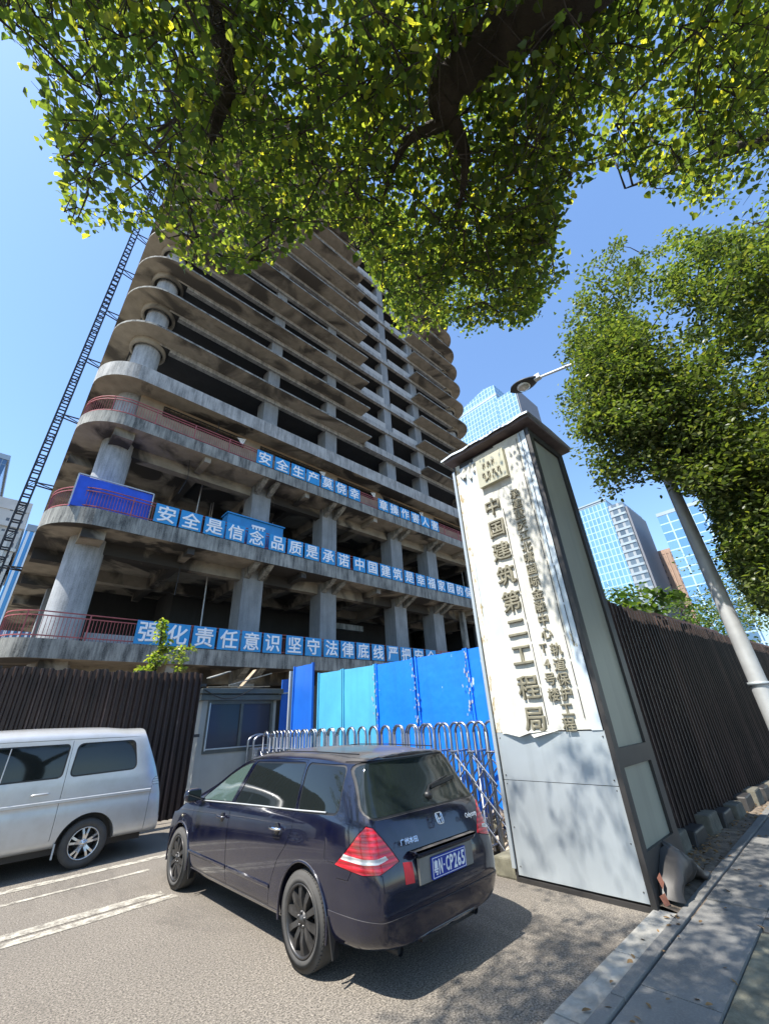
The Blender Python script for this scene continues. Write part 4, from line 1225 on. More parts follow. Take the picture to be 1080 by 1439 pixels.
# everything that is let into the shell
cut = MB()
def addm(a, b): a.add(b.v, b.f)
for poly in (DR, DF, grow(WQ, .016)): addm(cut, both(sideprism(poly)))
cutA = mb_mesh(cut)
body = boolean(B0, cutA, 'DIFFERENCE')
cut = MB(); cut.prism(grow(RG, .014), -1, .75, 'y'); cut.prism(WS, .86, 2, 'z')
addm(cut, both(lamp_prism(LAMP)))
body = boolean(body, mb_mesh(cut), 'DIFFERENCE')
cut = MB()
for cy in (.96, 3.79):
    for sg in (-1, 1):
        m = MB(); n = 40
        v = [(sg*x, cy+.352*math.cos(2*PI*k/n), .315+.352*math.sin(2*PI*k/n)) for x in (.50, 1.0) for k in range(n)]
        m.add(v, [list(range(n))[::-1], list(range(n, 2*n))]+[(i, (i+1) % n, n+(i+1) % n, n+i) for i in range(n)]); addm(cut, m)
cut.prism(rounded([(-.345, .555), (.345, .555), (.345, .735), (-.345, .735)], .02), -.3, .075, 'y')
body = boolean(body, mb_mesh(cut), 'DIFFERENCE')
# seams: tailgate, bumper, fuel flap, bonnet
cut = MB()
def seam(poly, x0=-1.0, x1=-.70, w=.005, closed=False, axis='x'):
    P_ = [Vector(p) for p in poly]
    if closed:
        h = len(poly)//2
        seam(poly[:h+1], x0, x1, w, False, axis)
        q = list(poly[h:])+[poly[0]]
        e0 = Vector(q[0])+(Vector(q[1])-Vector(q[0]))*.3; e1 = Vector(q[-1])+(Vector(q[-2])-Vector(q[-1]))*.3
        seam([tuple(e0)]+q[1:-1]+[tuple(e1)], x0, x1, w, False, axis); return
    L, Rr = [], []
    for i, p in enumerate(P_):
        d = (P_[min(i+1, len(P_)-1)]-P_[max(i-1, 0)]).normalized(); n = Vector((-d.y, d.x))*w/2
        L.append(tuple(p+n)); Rr.append(tuple(p-n))
    cut.prism(L+Rr[::-1], x0, x1, axis)
seam([(.50, .635), (.375, .635), (.325, .712)], -1.0, -.74)
seam(rounded([(.47, .72), (.66, .72), (.66, .90), (.47, .90)], .03, 3), -1.0, -.782, .004, True)
seam([(3.46, .88), (3.70, .90)], -1, -.72)
body = boolean(body, mb_mesh(cut), 'DIFFERENCE')
cut = MB()
seam([(-.60, .70), (-.42, .738), (.42, .738), (.60, .70)], -.3, .068, .008, False, 'y')
body = boolean(body, mb_mesh(cut), 'DIFFERENCE')
ob = mesh_obj('body', finish(body), MAT['navy'], CAR)
m = MB(); m.box(-.62, .62, .35, 3.9, .22, .90); m.box(-.5, .5, .6, 2.6, .9, 1.2); m.build('underbody', MAT['black'], CAR, local=True)
for nm, poly, win in (('rear', DR, WR), ('front', DF, WF)):
    me = boolean(B0, mb_mesh(sideprism(grow(poly, -.0045))), 'INTERSECT')
    mc = MB(); addm(mc, sideprism(grow(win, .016), -1.3, -.3))
    for cy in (.96, 3.79):
        n = 40; v = [(x, cy+.353*math.cos(2*PI*k/n), .315+.353*math.sin(2*PI*k/n)) for x in (-1.2, -.4) for k in range(n)]
        mc.add(v, [list(range(n))[::-1], list(range(n, 2*n))]+[(i, (i+1) % n, n+(i+1) % n, n+i) for i in range(n)])
    me = boolean(me, mb_mesh(mc), 'DIFFERENCE')
    trim = finish(boolean(BIN, mb_mesh(sideprism(grow(win, .0155))), 'INTERSECT'))
    gl = finish(boolean(BIN2, mb_mesh(sideprism(win, -1.2, -.465)), 'INTERSECT'))
    finish(me)
    for sg in (-1, 1):
        f_ = (lambda q: q) if sg < 0 else mirror_mesh
        d = mesh_obj('door', f_(me), MAT['navy'], CAR)
        mesh_obj('window_seal', f_(trim), MAT['black'], d)
        mesh_obj('window', f_(gl), MAT['green_glass'] if nm == 'front' else MAT['tint'], d)
        hy = 1.42 if nm == 'rear' else 2.62
        hz = .845 if nm == 'rear' else .825
        m = MB(); X = .803*sg
        m.lathe([(.0, .006*sg), (.035, .0), (.044, -.004*sg)], (X-.004*sg, hy, hz), 'x', 20, 0)
        m.build('handle_cup', MAT['black'], d, local=True)
        m = MB(); m.tube([(X, hy-.085, hz+.004), (X+.030*sg, hy-.06, hz+.008), (X+.035*sg, hy, hz+.01), (X+.030*sg, hy+.06, hz+.008), (X, hy+.085, hz+.004)], [.010, .013, .014, .013, .010], 8)
        m.build('handle', MAT['chrome'] if nm == 'rear' else MAT['navy'], d, local=True)
        y0, y1 = (1.5, 2.39) if nm == 'rear' else (2.42, 3.46)
        m = MB(); m.prism([(.798*sg, .405), (.803*sg, .412), (.803*sg, .430), (.796*sg, .442)], y0, y1, 'y'); m.build('side_moulding', MAT['navy'], d, local=True)
trim = finish(boolean(BIN, mb_mesh(sideprism(grow(WQ, .0155))), 'INTERSECT')); gl = finish(boolean(BIN2, mb_mesh(sideprism(WQ, -1.2, -.465)), 'INTERSECT'))
for sg in (-1, 1):
    f_ = (lambda q: q) if sg < 0 else mirror_mesh
    o = mesh_obj('window_seal', f_(trim), MAT['black'], CAR); mesh_obj('window', f_(gl), MAT['tint'], o)
# pale strip along the window sills
for sg in (-1, 1):
    m = MB(); pts = [(.745*sg+.004*sg, .70, 1.022), (.757*sg, 1.14, 1.004), (.761*sg, 1.8, .985), (.762*sg, 2.44, .962), (.760*sg, 3.36, .925)]
    m.tube(pts, .0065, 6); m.build('sill_trim', MAT['galv'], CAR, local=True)
m = MB(); m.prism(RG, -1, .745, 'y'); me = boolean(BIN2, mb_mesh(m), 'INTERSECT'); rg = mesh_obj('rear_window', finish(me), MAT['rear_glass'], CAR)
m = MB(); m.prism(grow(RG, .0135), -1, .74, 'y'); mesh_obj('window_seal', finish(boolean(BIN, mb_mesh(m), 'INTERSECT')), MAT['black'], rg)
m = MB(); m.prism(grow(WS, -.005), .87, 2, 'z'); mesh_obj('windscreen', finish(boolean(BIN2, mb_mesh(m), 'INTERSECT')), MAT['green_glass'], CAR)
# lamps
BL = shell_offset(B0, .004)
lampme = boolean(BL, mb_mesh(lamp_prism(grow(LAMP, -.004))), 'INTERSECT')
BL2 = shell_offset(B0, .0055)
STRIPE = [(-.262, .757), (-.09, .742), (.02, .748), (.095, .764), (.075, .786), (.01, .778), (-.09, .774), (-.238, .788)]
lens2 = boolean(BL2, mb_mesh(lamp_prism(STRIPE)), 'INTERSECT')
finish(lampme); finish(lens2)
for sg in (-1, 1):
    f_ = (lambda q: q) if sg < 0 else mirror_mesh
    tl = mesh_obj('tail_lamp', f_(lampme), MAT['lens_red'], CAR); mesh_obj('reversing_lens', f_(lens2), MAT['lens_clear'], tl)
# bumper skin and side skirt stand a little proud
m = MB(); m.box(-1, 1, -.5, .60, .1, .437)
bm_ = boolean(BOUT, mb_mesh(m), 'INTERSECT')
m = MB(); 
for sg in (-1, 1):
    n = 40; v = [(sg*x, 0.96+.354*math.cos(2*PI*k/n), .315+.354*math.sin(2*PI*k/n)) for x in (.4, 1.2) for k in range(n)]
    m.add(v, [list(range(n))[::-1], list(range(n, 2*n))]+[(i, (i+1) % n, n+(i+1) % n, n+i) for i in range(n)])
bm_ = boolean(bm_, mb_mesh(m), 'DIFFERENCE'); rb = mesh_obj('rear_bumper', finish(bm_), MAT['navy'], CAR)
m = MB(); m.box(-.84, -.55, 1.32, 3.42, .1, .272); me = finish(boolean(BOUT, mb_mesh(m), 'INTERSECT'))
for sg in (-1, 1): mesh_obj('side_skirt', me if sg < 0 else mirror_mesh(me), MAT['navy'], CAR)
# wheel arch lips, flaps, wheels
for cy in (.96, 3.79):
    for sg in (-1, 1):
        m = MB(); n = 22; pts = []
        for k in range(n+1):
            a = rad(-12)+rad(204)*k/n; pts.append((sg*.797, cy+.355*math.cos(a), .315+.355*math.sin(a)))
        m.tube(pts, .011, 6); m.build('wheel_arch_lip', MAT['navy'], CAR, local=True)
        wheel(CAR, (sg*.712, cy, .308), .308, .222, .20, MAT['dark_alloy'], 10, False, sg)
        m = MB(); yb = cy-.36 if cy < 2 else cy-.37
        m.add([(sg*.80, yb+.005, .40), (sg*.70, yb+.005, .40), (sg*.72, yb-.03, .17), (sg*.79, yb-.05, .17), (sg*.80, yb-.012, .40), (sg*.70, yb-.012, .40), (sg*.72, yb-.045, .17), (sg*.79, yb-.065, .17)],
              [(0,1,2,3),(7,6,5,4),(0,3,7,4),(1,5,6,2),(0,4,5,1),(3,2,6,7)]); m.build('mud_flap', MAT['black'], CAR, local=True)
# mirrors
for sg in (-1, 1):
    m = MB(); v = []; n = 10
    for i, (dy, sx, sz) in enumerate(((0, .085, .06), (.03, .10, .075), (.09, .092, .07), (.14, .05, .04))):
        for k in range(n):
            a = 2*PI*k/n; v.append((sg*(.90+sx*math.copysign(abs(math.cos(a))**.7, math.cos(a))), 3.22+dy, 1.0+sz*math.copysign(abs(math.sin(a))**.7, math.sin(a))))
    m.add(v, [(i*n+k, i*n+(k+1) % n, (i+1)*n+(k+1) % n, (i+1)*n+k) for i in range(3) for k in range(n)]+[list(range(n)), list(range(3*n, 4*n))[::-1]], 0, True)
    m.beam((sg*.75, 3.28, .935), (sg*.86, 3.28, .965), .05, .03)
    mm = m.build('mirror', MAT['navy'], CAR, local=True)
    m = MB(); m.obox((sg*.90, 3.217, 1.0), (.15, .004, .105)); m.build('mirror_glass', MAT['tint'], mm, local=True, bevel=.001)
    m = MB(); m.obox((sg*.80, 3.78, .74), (.012, .035, .022)); m.build('side_repeater', MAT['lens_amber'], CAR, local=True, bevel=.003)
# tail details
m = MB(); m.box(-.335, .335, .045, .07, .565, .725); rec = m.build('plate_surround', MAT['plate_grey'], CAR, local=True)
m = MB(); m.prism(rounded([(-.215, .572), (.215, .572), (.215, .712), (-.215, .712)], .012), .026, .040, 'y'); pl = m.build('number_plate', MAT['plate_blue'], CAR, local=True)
m = MB()
for a, b in (((-.205, .582), (.205, .582)), ((.205, .582), (.205, .702)), ((.205, .702), (-.205, .702)), ((-.205, .702), (-.205, .582))):
    m.beam((a[0], .0245, a[1]), (b[0], .0245, b[1]), .003, .004, up=(0, 1, 0))
m.build('plate_border', MAT['white'], pl, local=True)
xs = {'粤': -.170, 'N': -.115, '·': -.072, 'C': -.028, 'P': .022, '2': .072, '6': .122, '5': .172}
for ch, x in xs.items():
    me = text_mesh(ch, .085, .004, .0014); sz = center_mesh(me)
    if ch != '·': me.transform(Matrix.Diagonal((.040/max(sz[0], .02) if ch != '粤' else .046/sz[0], 1, .095/sz[2], 1)))
    o = mesh_obj('character', me, MAT['white'], pl); o.location = (x, .0245, .642)
m = MB(); m.prism(rounded([(-.345, .735), (.345, .735), (.40, .775), (-.40, .775)], .01), .02, .09, 'y'); m.build('tailgate_garnish', MAT['navy'], CAR, local=True, bevel=.012)
m = MB(); m.prism([(-.475, .60), (-.385, .592), (-.38, .712), (-.468, .722)], -.3, .3, 'y'); mesh_obj('red_sticker', finish(boolean(shell_offset(B0, .0035), mb_mesh(m), 'INTERSECT')), MAT['sticker_red'], CAR)
def tail_y(x, z):
    return .0+rear_in(z)+.075*(abs(x)/.8)**3
# round-cornered badge with an upright letter, and small chrome scripts
def ring_badge(w, h, r, t, y, zc, lean):
    m = MB(); p = rounded([(-w, -h), (w, -h), (w*1.12, h), (-w*1.12, h)], r, 4)
    m.tube([(x, y+z*lean, zc+z) for x, z in p]+[(p[0][0], y+p[0][1]*lean, zc+p[0][1])], t, 6)
    for s in (-1, 1): m.tube([(s*w*.38, y-h*.82*lean, zc-h*.82), (s*w*.50, y, zc), (s*w*.72, y+h*.82*lean, zc+h*.82)], [t*1.2, t*.8, t*1.3], 6)
    m.tube([(-w*.5, y, zc-.002), (w*.5, y, zc-.002)], t*1.0, 6)
    return m
ring_badge(.036, .036, .016, .0042, tail_y(0, .93)-.012, .925, .45).build('badge', MAT['chrome'], CAR, local=True)
for body_, x, z, sz in (('Odyssey', .43, .885, .055), ('广州本田', -.40, .845, .045)):
    me = text_mesh(body_, sz, .004, .0005); center_mesh(me)
    o = mesh_obj('script', me, MAT['chrome'], CAR); o.location = (x, tail_y(x, z)-.004, z); o.rotation_euler = (-.42, 0, .10 if x > 0 else -.10)
m = MB(); m.tube([(.03, .245, 1.075), (.10, .275, 1.135), (.40, .31, 1.185)], [.016, .009, .006], 6); m.beam((.12, .27, 1.13), (.50, .305, 1.165), .012, .03); m.lathe([(0, .20), (.03, .205), (.032, .245)], (.03, 0, 1.075), 'y', 14)
m.build('rear_wiper', MAT['black'], CAR, local=True)
m = MB(); m.prism(rounded([(-.62, .30), (.62, .30), (.60, .66), (-.60, .66)], .05), 1.378, 1.6, 'z'); mesh_obj('spoiler', finish(boolean(shell_offset(B0, .009), mb_mesh(m), 'INTERSECT')), MAT['navy'], CAR)
for x in (-.48, .42):
    m = MB(); m.tube([(x, .15, .225), (x, .34, .225)], .030, 14, cap=False); m.tube([(x, .17, .225), (x, .24, .225)], .024, 12); m.build('exhaust_tip', MAT['dark_steel'], CAR, local=True)
m = MB(); m.box(-.2, .5, .2, .5, .18, .30); m.build('silencer', MAT['dark_steel'], CAR, local=True)
# roof rails of rubber and the rear lamp on the glass
for sg in (-1, 1):
    m = MB(); m.tube([(sg*.50, .55, 1.428), (sg*.515, 1.2, 1.445), (sg*.515, 1.8, 1.447), (sg*.50, 2.35, 1.412)], .006, 6); m.build('roof_seam', MAT['black'], CAR, local=True)
# faces of the front end (seen only from elsewhere)
for sg in (-1, 1):
    m = MB(); m.lathe([(.0, 4.46), (.05, 4.46), (.085, 4.43), (.10, 4.36)], (sg*.50, 0, .62), 'y', 20); m.build('headlamp', MAT['lens_clear'], CAR, local=True)
m = MB(); m.box(-.34, .34, 4.5, 4.685, .55, .64); m.box(-.4, .4, 4.5, 4.68, .32, .42); m.build('grille', MAT['black'], CAR, local=True, bevel=.01)

# ------------------------------------------------------------------ silver van (heads to -x)
VAN = thing('silver_van', 'dusty silver passenger van parked along the ribbed fence', 'van', (2.94, 9.50, 0), PI/2)
LV = 4.7
V_top = [(0, 1.70), (.4, 1.80), (.8, 1.845), (2.0, 1.87), (3.0, 1.85), (3.4, 1.78), (3.8, 1.55), (4.2, 1.2), (4.5, .95), (4.7, .85)]
V_sh = [(0, 1.12), (3.0, 1.12), (3.8, 1.05), (4.3, .92), (4.7, .72)]
V_w = [(0, .72), (.05, .77), (.15, .81), (.4, .828), (1, .835), (3.6, .835), (4.2, .78), (4.5, .66), (4.7, .5)]
V_wr = [(0, .62), (.3, .66), (1, .685), (3.0, .685), (3.6, .66), (4.2, .62), (4.7, .42)]
def vrear(z): return interp(z, [(.25, .03), (.35, .0), (.55, 0), (.8, .04), (1.0, .10), (1.25, .20), (1.5, .33), (1.75, .46), (1.9, .50)])
ysv = [0, .05, .12, .22, .38, .6, .9, 1.2, 1.6, 2.0, 2.5, 3.0, 3.3, 3.6, 3.9, 4.2, 4.45, 4.6, 4.7]
def van_sect(i, y):
    w = interp(y, V_w); zt = interp(max(y, .5), V_top); zs = interp(y, V_sh); wr = interp(y, V_wr)
    zr = zs+(zt-zs)*.80
    pts = [(0, .28), (.6*w, .28), (.93*w, .285), (.985*w, .36), (1.0*w, .52), (1.004*w, .72), (.985*w, .80), (.988*w, .84), (.992*w, .88), (.985*w, zs-.02), (.97*w, zs+.05)]
    x9 = .97*w
    for t_ in (.4, .75): pts.append((x9+(wr+.06-x9)*t_+.012*math.sin(PI*t_), zs+.05+(zr-zs-.05)*t_))
    pts += [(wr+.055, zr), (wr+.01, zr+(zt-zr)*.38), (wr-.09, zr+(zt-zr)*.74), (wr*.5, zt-.012), (0, zt)]
    out = []
    for x, z in pts:
        yy = y+vrear(z)*max(0, 1-y/1.3)+.09*(abs(x)/.8)**4*max(0, 1-y/.6)
        yy -= .10*(abs(x)/.8)**2*max(0, 1-(LV-y)/.8)
        out.append((x, yy, z))
    return out
V0 = loft(ysv, van_sect, 2); VIN = shell_offset(V0, -.010); VIN2 = shell_offset(V0, -.008); VOUT = shell_offset(V0, .006)
W1 = rounded([(.60, 1.205), (1.50, 1.185), (1.47, 1.60), (.68, 1.605)], .07, 5)
W2 = rounded([(1.62, 1.185), (2.95, 1.175), (2.93, 1.60), (1.60, 1.60)], .05, 5)
W3 = rounded([(3.05, 1.175), (3.78, 1.10), (3.72, 1.18), (3.40, 1.55), (3.05, 1.60)], .04, 4)
TLV = rounded([(.05, .93), (.30, .93), (.31, 1.0), (.25, 1.055), (.05, 1.07)], .03, 3)
cut = MB()
for wv in (W1, W2, W3): addm(cut, both(sideprism(grow(wv, .02), -1.2, -.5)))
cut.prism(rounded([(-.60, 1.20), (.60, 1.20), (.53, 1.62), (-.53, 1.62)], .08, 5), -1, .9, 'y')
vb = boolean(V0, mb_mesh(cut), 'DIFFERENCE')
cut = MB()
for cy in (1.115, 3.75):
    for sg in (-1, 1):
        n = 40; v = [(sg*x, cy+.375*math.cos(2*PI*k/n), .30+.375*math.sin(2*PI*k/n)) for x in (.5, 1.1) for k in range(n)]
        cut.add(v, [list(range(n))[::-1], list(range(n, 2*n))]+[(i, (i+1) % n, n+(i+1) % n, n+i) for i in range(n)])
addm(cut, both(sideprism(TLV, -1.2, -.55)))
vb = boolean(vb, mb_mesh(cut), 'DIFFERENCE')
cut = MB()
seam([(.33, .25), (.315, .80), (.30, .93)], -1, -.785, .006)
seam([(.45, 1.665), (1.2, 1.675), (2.4, 1.68), (3.3, 1.66)], -1, -.70, .008)
seam([(1.56, .40), (1.56, 1.66)], -1, -.70, .006); seam([(2.99, .36), (2.99, 1.66)], -1, -.70, .006)
seam([(1.58, .995), (.42, .995)], -1, -.825, .004)
vb = boolean(vb, mb_mesh(cut), 'DIFFERENCE')
mesh_obj('body', finish(vb), MAT['silver'], VAN)
m = MB(); m.box(-.6, .6, .3, 4.3, .2, .9); m.build('underbody', MAT['black'], VAN, local=True)
for wv in (W1, W2, W3):
    trim = finish(boolean(VIN, mb_mesh(sideprism(grow(wv, .0195), -1.2, -.51)), 'INTERSECT')); gl = finish(boolean(VIN2, mb_mesh(sideprism(wv, -1.2, -.515)), 'INTERSECT'))
    for sg in (-1, 1):
        f_ = (lambda q: q) if sg < 0 else mirror_mesh
        o = mesh_obj('window_seal', f_(trim), MAT['black'], VAN); mesh_obj('window', f_(gl), MAT['tint'], o)
for sg in (-1, 1):
    m = MB(); m.tube([(.842*sg, 1.72, .985), (.858*sg, 1.74, .99), (.860*sg, 1.82, .99), (.858*sg, 1.90, .99), (.842*sg, 1.92, .985)], [.010, .012, .013, .012, .010], 8); m.build('door_handle', MAT['silver'], VAN, local=True)
    for yy in (2.32,):
        m = MB(); m.beam((sg*.808, yy, 1.18), (sg*.752, yy-.015, 1.60), .012, .028); m.build('window_bar', MAT['galv'], VAN, local=True)
    m = MB(); m.prism([(sg*.824, .845), (sg*.842, .852), (sg*.842, .885), (sg*.826, .895)], .32, 3.7, 'y'); m.build('side_moulding', MAT['silver'], VAN, local=True, bevel=.003)
m = MB(); m.prism(rounded([(-.595, 1.205), (.595, 1.205), (.525, 1.615), (-.525, 1.615)], .08, 5), -1, .89, 'y'); mesh_obj('rear_window', finish(boolean(VIN2, mb_mesh(m), 'INTERSECT')), MAT['tint'], VAN)
tl = finish(boolean(VOUT, mb_mesh(sideprism(grow(TLV, -.003), -1.2, -.56)), 'INTERSECT'))
for sg in (-1, 1): mesh_obj('tail_lamp', tl if sg < 0 else mirror_mesh(tl), MAT['lens_clear'], VAN)
m = MB(); m.box(-1, 1, -.3, .32, .2, .48); mesh_obj('rear_bumper', finish(boolean(VOUT, mb_mesh(m), 'INTERSECT')), MAT['silver'], VAN)
for cy in (1.115, 3.75):
    for sg in (-1, 1):
        wheel(VAN, (sg*.72, cy, .30), .30, .195, .20, MAT['silver_alloy'], 5, True, sg)
        m = MB(); m.box(sg*.83-.02, sg*.83+.0, cy+.36, cy+.38, .18, .36); m.build('mud_flap', MAT['clad'], VAN, local=True)
for sg in (-1, 1):
    m = MB(); m.obox((sg*.93, 3.72, 1.18), (.16, .09, .20)); m.beam((sg*.80, 3.72, 1.12), (sg*.88, 3.72, 1.14), .04, .04); m.build('mirror', MAT['black'], VAN, local=True, bevel=.03)
    m = MB(); m.lathe([(0, 4.60), (.06, 4.58), (.09, 4.5)], (sg*.5, 0, .72), 'y', 16); m.build('headlamp', MAT['lens_clear'], VAN, local=True)
m = MB(); m.prism([(-.55, 1.12), (.55, 1.12), (.50, 1.70), (-.50, 1.70)], 3.2, 5, 'y')
mesh_obj('windscreen', finish(boolean(VOUT, mb_mesh(m), 'INTERSECT')), MAT['tint'], VAN)
# ================================================================== trees and plants
NPR = np.random.default_rng(11)
def in_poly(px, py, poly):
    x = np.asarray(px); y = np.asarray(py); ins = np.zeros(x.shape, bool); n = len(poly)
    for i in range(n):
        x1, y1 = poly[i]; x2, y2 = poly[i-1]
        c = ((y1 > y) != (y2 > y)) & (x < (x2-x1)*(y-y1)/((y2-y1) if y2 != y1 else 1e-9)+x1)
        ins ^= c
    return ins
SHAPES = {
 'heart': np.array([(0, 0), (-.40, .12), (-.47, .42), (-.22, .80), (0, 1.08), (.22, .80), (.47, .42), (.40, .12)]),
 'oval': np.array([(0, 0), (-.20, .22), (-.27, .5), (-.16, .82), (0, 1.0), (.16, .82), (.27, .5), (.20, .22)]),
}
def spray(c, r, n, mb=None, twigs=4, droop=.25):
    """leaves set along a few fine twigs that leave one point"""
    out = []
    for k in range(twigs):
        a = NPR.uniform(0, 2*PI); d = np.array([math.cos(a), math.sin(a), NPR.normal(-.1, .45)]); d /= np.linalg.norm(d)
        L = r*NPR.uniform(.9, 1.8); m_ = max(3, int(n/twigs))
        t = NPR.uniform(.08, 1.0, m_); p = c+d*(t*L)[:, None]; p[:, 2] -= droop*L*t*t
        p += NPR.normal(0, .032+.12*r, (m_, 3)); out.append(p)
        tip = project((c+d*L-np.array([0, 0, droop*L]))[None])
        if mb is not None and in_poly(tip[0], tip[1], CAN)[0]:
            mb.tube([c, c+d*L*.5-np.array([0, 0, droop*L*.25]), c+d*L-np.array([0, 0, droop*L])], [.0045, .003, .0015], 4, cap=False)
    return np.vstack(out)
def leaves(name, pos, size, mat, parent, shape='heart', tilt=.6, fold=.22, droop=.25, kind=None):
    """pos: (n,3) world points; every leaf a small folded blade of its own"""
    n = len(pos); S = SHAPES[shape]
    ang = NPR.uniform(0, 2*PI, n)
    nrm = np.stack([NPR.normal(0, tilt, n), NPR.normal(0, tilt, n), np.ones(n)], 1); nrm /= np.linalg.norm(nrm, axis=1)[:, None]
    t = np.stack([np.cos(ang), np.sin(ang), -np.abs(NPR.normal(droop, .3, n))], 1)
    t -= nrm*(t*nrm).sum(1)[:, None]; t /= np.linalg.norm(t, axis=1)[:, None]
    b = np.cross(nrm, t)
    sz = size[0]+(size[1]-size[0])*NPR.beta(2, 2.4, n)
    fo = NPR.uniform(.2, 1.4, n)*fold
    V = np.empty((n, 8, 3))
    for k, (u, v) in enumerate(S):
        V[:, k] = pos + b*(u*sz)[:, None] + t*(v*sz)[:, None] + nrm*((abs(u)*fo - .12*v*v)*sz)[:, None]
    V = V.reshape(-1, 3)
    if parent is not None: V = V-np.array(base_of(parent))
    me = bpy.data.meshes.new(name)
    me.vertices.add(n*8); me.vertices.foreach_set('co', V.ravel())
    idx = (np.arange(n)[:, None]*8+np.array([0, 1, 2, 3, 4, 0, 4, 5, 6, 7])[None]).ravel()
    me.loops.add(n*10); me.loops.foreach_set('vertex_index', idx.astype(np.int32))
    me.polygons.add(n*2); me.polygons.foreach_set('loop_start', np.arange(n*2, dtype=np.int32)*5)
    me.materials.append(mat); me.update(calc_edges=True); me.validate()
    o = bpy.data.objects.new(name, me); COL.objects.link(o)
    if parent is not None: o.parent = parent
    if kind: o['kind'] = kind
    return o
def branches(mb, nodes, targets, r_tip=.004, r_max=.03, wig=.08, step=.45):
    """join every target to the nearest point of what has grown so far"""
    N = [tuple(p) for p in nodes]; arr = np.array(N)
    d0 = np.array([np.min(np.linalg.norm(arr-t, axis=1)) for t in targets])
    for i in np.argsort(d0):
        t = np.array(targets[i]); d = np.linalg.norm(arr-t, axis=1); j = int(np.argmin(d)); a = arr[j]; L = d[j]
        if L < .05: continue
        k = max(2, int(L/step)+1); pts = []
        for q in range(k+1):
            s = q/k; p = a+(t-a)*s+np.array([0, 0, .10*L*math.sin(PI*s)])
            if 0 < q < k: p = p+NPR.normal(0, wig*L/k, 3)
            pts.append(p)
        r0 = min(r_max, .006+.012*L); rs_ = [r0+(r_tip-r0)*q/k for q in range(k+1)]
        mb.tube(pts, rs_, 5, cap=False)
        arr = np.vstack([arr, np.array(pts[1:])])
def limb(mb, ctrl, radii, sub=6, n=12, knob=.06, seed=0):
    """a gnarled limb through control points; returns its centre line"""
    r_ = np.random.default_rng(seed); P = [np.array(p, float) for p in ctrl]; out = []; rr_ = []
    for i in range(len(P)-1):
        p0 = P[max(i-1, 0)]; p1 = P[i]; p2 = P[i+1]; p3 = P[min(i+2, len(P)-1)]
        for k in range(sub):
            s = k/sub
            q = .5*((2*p1)+(-p0+p2)*s+(2*p0-5*p1+4*p2-p3)*s*s+(-p0+3*p1-3*p2+p3)*s**3)
            r0 = radii[i]+(radii[i+1]-radii[i])*s
            out.append(q+r_.normal(0, knob*r0*.6, 3)); rr_.append(r0*(1+r_.normal(0, knob)))
    out.append(P[-1]); rr_.append(radii[-1])
    mb.tube(out, rr_, n+6, jit=.075); return out
def at_height(px, py, z):
    d = ray(px, py); return np.array([0, 0, EYE])+d*((z-EYE)/d[2])
def at_x(px, py, x):
    d = ray(px, py); return np.array([0, 0, EYE])+d*(x/d[0])
def clump(c, r, n, flat=.6):
    q = NPR.normal(0, 1, (n, 3)); q /= np.linalg.norm(q, axis=1)[:, None]
    q *= (NPR.random(n)**(1/2.2))[:, None]*r; q[:, 2] *= flat
    return np.asarray(c)+q

# ---- the tree over the pavement: its trunk stands beside the photographer, the crown hangs over the top of the view
CAN = [(-400,-900),(1500,-900),(1500,330),(1080,322),(1020,318),(985,300),(950,292),(930,268),(905,262),(880,236),(850,240),(828,256),(806,282),(794,305),(778,330),(796,368),(788,398),(765,428),(735,458),(700,455),(660,466),(625,462),(600,470),(570,468),(548,452),(540,420),(528,388),(505,362),(490,330),(462,312),(440,322),(420,342),(398,362),(360,376),(325,388),(285,376),(255,372),(232,352),(222,322),(200,318),(188,330),(170,322),(140,316),(118,334),(92,312),(88,280),(72,250),(72,215),(58,190),(66,160),(52,140),(36,118),(40,96),(0,70),(6,40),(-40,10),(-400,-60)]
TA = thing('street_tree', 'large broad-leaved tree whose heavy dark limb and canopy hang over the top of the view', 'tree', (2.3, -2.9, 0))
tb = MB()
H_ = lambda px, py, z: tuple(at_height(px, py, z))
main = limb(tb, [(2.3,-2.9,0),(2.3,-2.85,1.4),(2.25,-2.6,2.8),(1.9,-1.8,4.0),H_(965,-210,4.9),H_(842,-65,5.3),H_(745,18,5.5),H_(690,66,5.6),H_(642,104,5.65),H_(622,134,5.65),H_(632,168,5.6)], [.36,.30,.27,.25,.23,.20,.17,.15,.135,.115,.075], seed=1, knob=.05)
l2 = limb(tb, [H_(632,168,5.6),H_(643,190,5.55),H_(653,218,5.5),H_(652,246,5.4),H_(646,285,5.3),H_(634,325,5.2)], [.07,.055,.045,.03,.016,.007], seed=2, knob=.06)
l3 = limb(tb, [H_(632,166,5.6),H_(606,180,5.6),H_(582,190,5.55),H_(566,208,5.5),H_(552,240,5.4),H_(536,285,5.3)], [.06,.046,.036,.028,.016,.007], seed=3, knob=.06)
l7 = limb(tb, [H_(690,66,5.6),H_(640,40,5.9),H_(560,30,6.1),H_(500,60,6.2),H_(450,120,6.2)], [.09,.06,.045,.03,.012], seed=8, knob=.06)
l4 = limb(tb, [(1.9,-1.8,4.0),(1.2,-1.2,5.4),(.5,-.3,6.3),H_(292,-60,6.4),H_(302,15,6.2),H_(314,70,6.0),H_(322,118,5.9),H_(306,162,5.8),H_(298,196,5.7)], [.20,.16,.14,.13,.115,.09,.065,.045,.025], seed=4, knob=.1)
l5 = limb(tb, [(2.25,-2.6,2.8),(3.0,-2.2,4.4),(3.7,-1.5,5.8),(3.9,-.9,6.6),(3.8,-.3,6.9)], [.2,.12,.07,.035,.006], seed=5, knob=.1)
